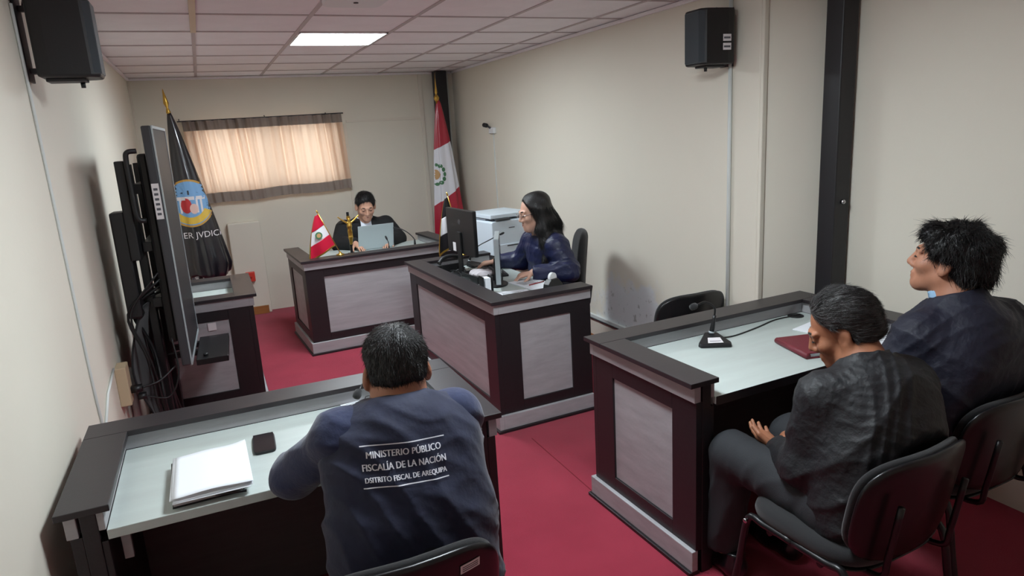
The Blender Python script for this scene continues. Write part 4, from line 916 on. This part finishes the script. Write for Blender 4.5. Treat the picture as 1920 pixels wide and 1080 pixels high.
t, pt, bands = desk_flag('small red and white desk flag with gold fringe on the far desk', (.955, 5.815, .81), math.radians(3), (-.145, 0, .37), .19, (m_fr, m_fw, m_fr), m_gold)
c = pt(.52, .55)
for r0, r1, mm_, nm in ((.018, .03, GREEN, 'wreath'), (0, .018, TAN, 'shield')):
    vs, fs = disc2d(r0, r1, 20, 3); MB().add([(c.x + x, c.y - .010, c.z + y) for x, y in vs], fs).build(nm, mm_, bands[1]).modifiers.new('thick', 'SOLIDIFY').thickness = .004
m_fk = mat('black_satin', (22, 20, 26), .4)
desk_flag('small black and white desk flag with gold fringe half hidden behind the monitor', (1.80, 5.07, .81), 0, (-.10, 0, .48), .15, (m_fk, m_fw, m_fk), m_gold)
cr = empty('crucifix', (1.09, 6.02, WT), math.radians(3), 'black crucifix with gold figure standing on the far desk', 'crucifix')
MB().box(-.045, .045, -.035, .035, 0, .02).box(-.03, .03, -.025, .025, .02, .05).build('base', m_bmetal, cr, bevel=.003)
MB().box(-.011, .011, -.006, .006, .05, .41).build('upright', m_bmetal, cr, bevel=.002)
MB().box(-.095, .095, -.006, .006, .305, .325).build('crossbar', m_bmetal, cr, bevel=.002)
V = Vol(); V.ell((0, -.018, .345), (.012, .013, .016), k=.006); V.chain([(0, -.018, .33), (0, -.018, .29), (0, -.016, .245)], [.012, .021, .017], .01)
for s in (-1, 1):
    V.chain([(s * .018, -.018, .318), (s * .055, -.016, .345), (s * .09, -.012, .375)], [.009, .007, .005], .006); V.chain([(s * .009, -.018, .245), (s * .011, -.022, .19), (s * .005, -.014, .13)], [.012, .009, .006], .008)
V.build('figure', m_gold, cr, .004, 0)
MB().lathe([(.018, 0), (.018, .004)], 16).xf(Matrix.Translation((0, -.008, .36)) @ Matrix.Rotation(math.pi / 2, 4, 'X')).build('halo', m_gold, cr)
lp = empty('laptop', (1.385, 6.36, WT), math.radians(183), 'silver laptop open in front of the man in the black robe', 'laptop')
box('keyboard_deck', m_silver, -.17, .17, -.23, 0, 0, .014, lp, .004)
lm = Matrix.Translation((0, .0, .012)) @ Matrix.Rotation(math.radians(-14), 4, 'X')
MB().box(-.17, .17, 0, .007, 0, .235).xf(lm).build('lid', m_silver, lp, bevel=.003); MB().box(-.16, .16, -.002, 0, .012, .222).xf(lm).build('screen', mat('lit_screen', (190, 205, 220), .3, emit=.5), lp)
MB().box(-.15, .15, -.13, -.02, .014, .0155).build('keys', m_dgrey, lp)
def paper(name, label, loc, rz, w, d, h=.002, cat='paper', m=None, group=None):
    o = MB().box(-w / 2, w / 2, -d / 2, d / 2, 0, h).build(name, m or m_paper, None, bevel=min(.001, h * .3)); o.location = loc; o.rotation_euler = (0, 0, rz); return tag(o, label, cat, group)
def printed(o, n, w, d, h):
    for k in range(n): MB().box(-w / 2, w / 2 - .02 * (k % 3), d / 2 - .012 - k * .011, d / 2 - .009 - k * .011, h, h + .0004).build('print_line', m_ink, o)
paper('document', 'loose white papers beside the small flag on the far desk', (.93, 6.07, WT), .35, .21, .297, .012, 'papers')
# gooseneck microphones
def gooseneck(label, loc, rz, pts, sc=1., sticker=True, rh=.014):
    t = empty('microphone', loc, rz, label, 'microphone', 'gooseneck table microphones')
    V_ = [(-.07, -.055), (.07, -.055), (.078, -.03), (.03, .07), (-.03, .07), (-.078, -.03)]
    zz = [.018, .018, .022, .042, .042, .022]; n = len(V_)
    vs = [(x * sc, y * sc, 0) for x, y in V_] + [(x * .94 * sc, y * .94 * sc, z * sc) for (x, y), z in zip(V_, zz)]
    MB().add(vs, [tuple(range(n))[::-1], tuple(range(n, 2 * n))] + [(i, (i + 1) % n, n + (i + 1) % n, n + i) for i in range(n)]).build('base', m_bplastic, t, bevel=.006)
    P_ = spline(pts, 6)
    MB().tube(P_, .0045 * sc, 8).build('gooseneck', m_bmetal, t, True)
    p0, p1 = Vector(pts[0]), Vector(pts[1]); MB().tube([p0, p0.lerp(p1, .3), p0.lerp(p1, .8), p1], [.011 * sc, .011 * sc, .008 * sc, .008 * sc], 12).build('stem_sleeve', m_bplastic, t, True)
    MB().tube([p0.lerp(p1, .0), p0.lerp(p1, .12)], .0135 * sc, 12).build('collar', m_silver, t, True)
    e = P_[-1]; d = (P_[-1] - P_[-3]).normalized(); MB().tube([e, e + d * .008, e + d * .024, e + d * .036, e + d * .042], [.006, rh, rh * 1.15, rh, .004], 14).build('foam_head', m_bfabric, t, True)
    if sticker:
        s = MB().add([(-.035 * sc, -.045 * sc, .0215 * sc), (.035 * sc, -.045 * sc, .0215 * sc), (.028 * sc, -.002 * sc, .0325 * sc), (-.028 * sc, -.002 * sc, .0325 * sc)], [(0, 1, 2, 3)]).build('sticker', m_sticker, t); s.modifiers.new('thick', 'SOLIDIFY').thickness = .002
        MB().box(-.025 * sc, .025 * sc, -.034 * sc, -.030 * sc, .026 * sc, .0278 * sc).build('print_line', m_ink, s)
    return t
gooseneck('black gooseneck microphone with white sticker on the right desk', (2.045, 2.40, WT), math.radians(-28), [(.0, .05, .038), (.015, .055, .125), (.012, .055, .165), (-.03, .04, .195), (-.075, .01, .19)])
tag(MB().tube(spline([(2.09, 2.45, .743), (2.20, 2.44, .739), (2.38, 2.48, .739), (2.55, 2.53, .739), (2.69, 2.53, .739)], 8), .0035, 6).build('cable', m_bplastic, None, True), 'thin black microphone cable lying across the right desk', 'cable')
gm = empty('cable_grommet', (2.69, 2.53, WT), 0, 'round black cable grommet in the right desk top', 'grommet')
MB().lathe([(.04, 0), (.04, .004), (.036, .006)], 28).build('ring', m_bplastic, gm, True); MB().box(-.03, .03, -.004, .004, .006, .008).build('slot', m_bgloss, gm)
fo = empty('folder', (2.42, 2.10, WT), math.radians(-14), 'dark red leatherette folder on the right desk', 'folder')
m_fol = mat('dark_red_leatherette', (112, 34, 46), .5, bump=.2, bscale=300)
box('cover', m_fol, -.17, .17, -.12, .12, .022, .028, fo, .003); box('cover', m_fol, -.17, .17, -.12, .12, 0, .006, fo, .003)
MB().tube([(-.165, -.12, .014), (-.165, .12, .014)], .0135, 12).build('spine', m_fol, fo, True); box('pages', m_paper, -.155, .16, -.113, .113, .0062, .0218, fo, .001)
paper('document', 'white papers under the edge of the dark red folder', (2.64, 2.31, WT), .25, .25, .18, .004, 'papers')
paper('document', 'white papers on the right desk in front of the bushy-haired man', (2.70, 2.085, WT), -.1, .21, .25, .006, 'papers')
bpy.data.objects['court_desk.001']
box('edge_strip', m_ledge, -.58, .58, -.3725, -.3702, .700, .7365, desk_r, .001)
# foreground desk things
ph = empty('mobile_phone', (.056, 2.392, WT), math.radians(-2), 'black mobile phone in a case lying on the near desk', 'phone')
MB().prism([(.038 * math.copysign(abs(math.cos(a)) ** .35, math.cos(a)), .080 * math.copysign(abs(math.sin(a)) ** .35, math.sin(a))) for a in [2 * math.pi * k / 40 for k in range(40)]], 0, .010).build('case', m_bplastic, ph, bevel=.002)
MB().box(-.034, .034, -.075, .075, .0101, .0108).build('screen', mat('phone_glass', (34, 28, 32), .2), ph)
nb = empty('notebook', (-.125, 2.215, WT), math.radians(2), 'closed notebook under the stack of white papers', 'notebook')
box('cover', m_bgloss, -.105, .095, -.14, .13, 0, .003, nb, .001); box('cover', m_bgloss, -.105, .095, -.14, .13, .024, .027, nb, .001); box('pages', mat('page_edges', (196, 186, 190), .8), -.102, .09, -.135, .127, .003, .024, nb)
tag(MB().tube([(-.11, 2.074, .752), (-.105, 2.069, .752), (-.02, 2.045, .752)], [.002, .0045, .0045], 8).build('pen', m_bgloss, None, True), 'black pen at the edge of the notebook under the papers', 'pen')
ps = empty('paper_stack', (-.115, 2.20, WT + .0275), math.radians(1), 'stack of white papers with curled edges on the near desk', 'papers')
g = np.random.default_rng(9)
for k in range(7):
    nu, nv = 14, 12; r = g.normal(0, .02); dx, dy_ = g.normal(0, .003, 2); vs = []
    for j in range(nv + 1):
        for i in range(nu + 1):
            x, y = (i / nu - .5) * .215, (j / nv - .5) * .297; z = .0024 * k + .012 * (k / 6) * max(0, (i / nu - .6) / .4) ** 2 * (j / nv) + .010 * (k / 6) * (.5 - .5 * math.cos(2 * math.pi * i / nu)) * .5
            vs.append((x * math.cos(r) - y * math.sin(r) + dx, x * math.sin(r) + y * math.cos(r) + dy_, z))
    o = MB().add(vs, [(j * (nu + 1) + i, j * (nu + 1) + i + 1, (j + 1) * (nu + 1) + i + 1, (j + 1) * (nu + 1) + i) for j in range(nv) for i in range(nu)]).build('sheet', m_paper, ps, True)
    o.modifiers.new('thick', 'SOLIDIFY').thickness = .0016
nc = paper('name_card', 'white card with small print beside the seated man on the near desk', (.405, 2.585, WT), .1, .085, .055, .003, 'card'); printed(nc, 3, .05, .05, .003)
gooseneck('black gooseneck microphone in front of the man in the lettered vest', (.48, 2.49, WT), 0, [(.0, .05, .038), (.0, .04, .09), (-.02, .0, .135), (-.055, -.05, .13), (-.07, -.07, .12)], 1., False)
# far desk microphone
gooseneck('thin gooseneck microphone curving beside the laptop on the far desk', (1.70, 6.12, WT), math.radians(160), [(.0, .05, .038), (.0, .04, .09), (.05, .03, .15), (.11, .02, .19), (.15, .01, .20)], 1., False, .008)
gooseneck('slim upright microphone standing in front of the laptop on the far desk', (1.415, 6.02, WT), math.radians(180), [(.0, .05, .038), (.0, .045, .08), (.0, .04, .11), (.005, .03, .13)], .8, False, .008)

# ------------------------------------------------------------------ middle desk things
def monitor(label, loc, rz, w, h, z0, zb, sticker=True):
    t = empty('monitor', loc, rz, label, 'monitor', 'computer monitors on the middle desk')
    MB().box(-w / 2, w / 2, -.012, .018, z0, z0 + h).build('casing', m_dgrey if not sticker else m_bplastic, t, bevel=.006)
    MB().box(-w / 2 + .008, w / 2 - .008, -.0135, -.012, z0 + .012, z0 + h - .008).build('screen', mat('dim_screen', (28, 30, 36), .2), t)
    MB().box(-.03, .03, .018, .035, zb, z0 + h * .5).build('stand_neck', m_bplastic, t, bevel=.004)
    MB().prism([(.10 * math.cos(a), .02 + .075 * math.sin(a)) for a in [2 * math.pi * k / 32 for k in range(32)]], 0, .012).build('stand_base', m_bplastic, t, bevel=.003)
    if sticker: MB().box(w / 2 - .15, w / 2 - .10, .018, .0195, z0 + .01, z0 + .075).build('sticker', m_sticker, t); MB().lathe([(.02, 0), (.02, .001)], 20).xf(Matrix.Translation((0, .018, z0 + h * .72)) @ Matrix.Rotation(-math.pi / 2, 4, 'X')).build('logo', m_dgrey, t)
    return t
monitor('black computer monitor seen from behind with a white sticker', (1.665, 4.70, WT), math.radians(95), .47, .33, .155, .01)
m2 = monitor('slim silver-edged monitor seen edge on at the near end of the middle desk', (1.735, 4.20, WT), math.radians(66), .36, .30, .04, .01, False)
box('edge_trim', m_silver, -.1835, -.1802, -.012, .020, .04, .34, m2, .001); box('edge_trim', m_silver, -.18, .18, -.012, .020, .341, .344, m2, .001)
ptb = empty('side_table', (2.33, 5.62, 0), 0, 'low dark table under the white printer', 'table')
box('table_top', m_ledge, -.27, .27, -.27, .27, .665, .69, ptb)
for x in (-.24, .24):
    for y in (-.24, .24): box('leg', m_black, x - .02, x + .02, y - .02, y + .02, 0, .665, ptb)
pr = empty('printer', (2.335, 5.60, .69), math.radians(8), 'large white office printer beside the right wall', 'printer')
m_prn = mat('printer_white', (212, 224, 234), .45)
MB().prism([(-.2, .02), (-.2, .30), (-.19, .315), (.19, .315), (.2, .30), (.2, .02)], -.22, .22, 'xzy').build('body', m_prn, pr, bevel=.008)
box('foot', m_dgrey, -.19, .19, -.2, .2, 0, .02, pr); box('top_tray', mat('printer_grey', (150, 160, 172), .5), -.19, .12, -.10, .20, .315, .335, pr, .006)
box('scanner_lid', m_prn, -.2, .2, -.21, .22, .336, .372, pr, .006); box('control_panel', m_dgrey, -.16, -.02, -.235, -.20, .318, .334, pr, .003)
box('paper_drawer', m_prn, -.185, .185, -.228, -.22, .03, .11, pr, .003); box('drawer_handle', m_dgrey, -.06, .06, -.231, -.228, .09, .10, pr, .001); box('logo', m_ink, -.03, .03, -.2215, -.22, .245, .252, pr, 0)
# desk telephone tangle
tp_ = empty('desk_telephone', (1.585, 4.905, WT), math.radians(100), 'black desk telephone with handset on the middle desk ledge end', 'telephone')
MB().prism([(-.10, 0), (.10, 0), (.10, .03), (-.10, .07)], -.09, .09, 'xzy').build('body', m_bplastic, tp_, bevel=.006)
hs = spline([(-.085, -.10, .085), (-.075, -.06, .115), (-.07, 0, .125), (-.075, .06, .115), (-.085, .10, .085)], 5); MB().tube(hs, [.02] + [.015] * (len(hs) - 2) + [.02], 10).build('handset', m_bplastic, tp_, True)
for i in range(3):
    for j in range(4): MB().box(-.02 + .028 * i, -.002 + .028 * i, -.05 + .025 * j, -.035 + .025 * j, .04 - .007 * i, .056 - .007 * i).build('key', m_dgrey, tp_, bevel=.002)
MB().tube([(.0 + .05 * math.sin(.25 * k) - .02, -.11 - .02 * math.cos(.9 * k), .015 + .006 * math.sin(.9 * k)) for k in range(60)], .004, 6).build('cord', m_bplastic, tp_, True)
kb = empty('keyboard', (1.86, 4.62, WT), math.radians(80), 'black keyboard under the seated woman hand', 'keyboard')
box('tray', m_bplastic, -.20, .20, -.07, .07, 0, .016, kb, .004)
kme = None
for i in range(13):
    for j in range(5):
        if kme is None: o = box('key', m_dgrey, -.012, .012, -.011, .011, 0, .008, kb, .002); kme = o
        else:
            o = kme.copy(); C.objects.link(o)
        o.location = (-.18 + .03 * i, -.052 + .026 * j, .016)
pt_ = empty('papers_tray', (1.70, 4.445, WT), math.radians(95), 'crumpled paper and black letter tray between the monitors', 'tray')
box('tray_floor', m_bplastic, -.13, .13, -.10, .10, 0, .006, pt_); box('tray_side', m_bplastic, -.13, .13, .094, .10, .006, .05, pt_); box('tray_side', m_bplastic, -.13, -.124, -.10, .094, .006, .05, pt_); box('tray_side', m_bplastic, .124, .13, -.10, .094, .006, .05, pt_)
V = Vol(); V.ell((.0, 0, .04), (.10, .075, .03)); V.folds(wr(.012, 70, (1, .4, .2), 71)); V.folds(lumps(.008, 60, 72)); V.build('crumpled_paper', mat('grey_paper', (186, 180, 184), .8), pt_, .006, 0)
for k in range(3):
    tag(MB().tube(spline([(1.53 + .02 * k, 4.98 - .1 * k, .74), (1.56 + .05 * k, 4.70, .752 + .01 * k), (1.52 + .03 * k, 4.45 - .06 * k, .742), (1.60, 4.33 - .03 * k, .745)], 7), .0045, 6).build('cable', m_bplastic, None, True), ['black cable nearest the ledge of the middle desk', 'black cable looping in the middle of the cable tangle on the middle desk', 'black cable furthest from the ledge of the middle desk'][k], 'cable', 'tangled cables on the middle desk')
d1 = paper('document', 'open white document in front of the seated woman', (1.92, 4.06, WT), .15, .20, .33, .006, 'papers'); printed(d1, 9, .15, .22, .006)
d2 = paper('document', 'white sheet at the near left corner of the middle desk', (1.70, 3.88, WT), -.2, .21, .20, .003, 'papers'); printed(d2, 5, .15, .14, .003)
tag(MB().tube([(1.87, 4.02, .746), (2.0, 4.06, .746)], .004, 8).build('pen', mat('dark_red_pen', (140, 40, 44), .4), None, True), 'dark red pen lying on the open document', 'pen')
pc = empty('pen_cup', (1.575, 4.05, WT), 0, 'small black and white desk holder beside the edge-on monitor', 'holder')
box('holder_side', m_bplastic, -.035, -.029, -.04, .04, 0, .11, pc); box('holder_side', m_bplastic, .029, .035, -.04, .04, 0, .11, pc); box('holder_floor', m_bplastic, -.029, .029, -.04, .04, 0, .006, pc); box('cards', m_paper, -.02, .02, -.035, .035, .006, .10, pc)
td = empty('tape_dispenser', (1.955, 3.845, WT), math.radians(20), 'black tape dispenser at the near right end of the middle desk', 'tape dispenser')
MB().prism([(-.07, 0), (.07, 0), (.075, .03), (.03, .075), (-.03, .075), (-.06, .045)], -.025, .025, 'xzy').build('body', m_bplastic, td, bevel=.005)
MB().lathe([(.016, -.01), (.032, -.01), (.032, .01), (.016, .01)], 24).xf(Matrix.Translation((0, 0, .082)) @ Matrix.Rotation(math.pi / 2, 4, 'X')).build('tape_roll', m_white, td)
gooseneck('gooseneck microphone rising from the middle desk toward the woman', (1.83, 4.93, WT), math.radians(30), [(.0, .05, .038), (.02, .04, .10), (.06, .0, .15), (.13, -.06, .19), (.19, -.12, .225)], .9, False, .008)
# third desk: sheet, sticker
paper('document', 'white sheet lying inside the desk behind the television', (-.12, 5.00, WT), .05, .30, .21, .003, 'papers')
st = box('sticker', m_sticker, .4155 - .0275 , .4165 - .0275, .02, .07, .60, .65, desk_t, 0)
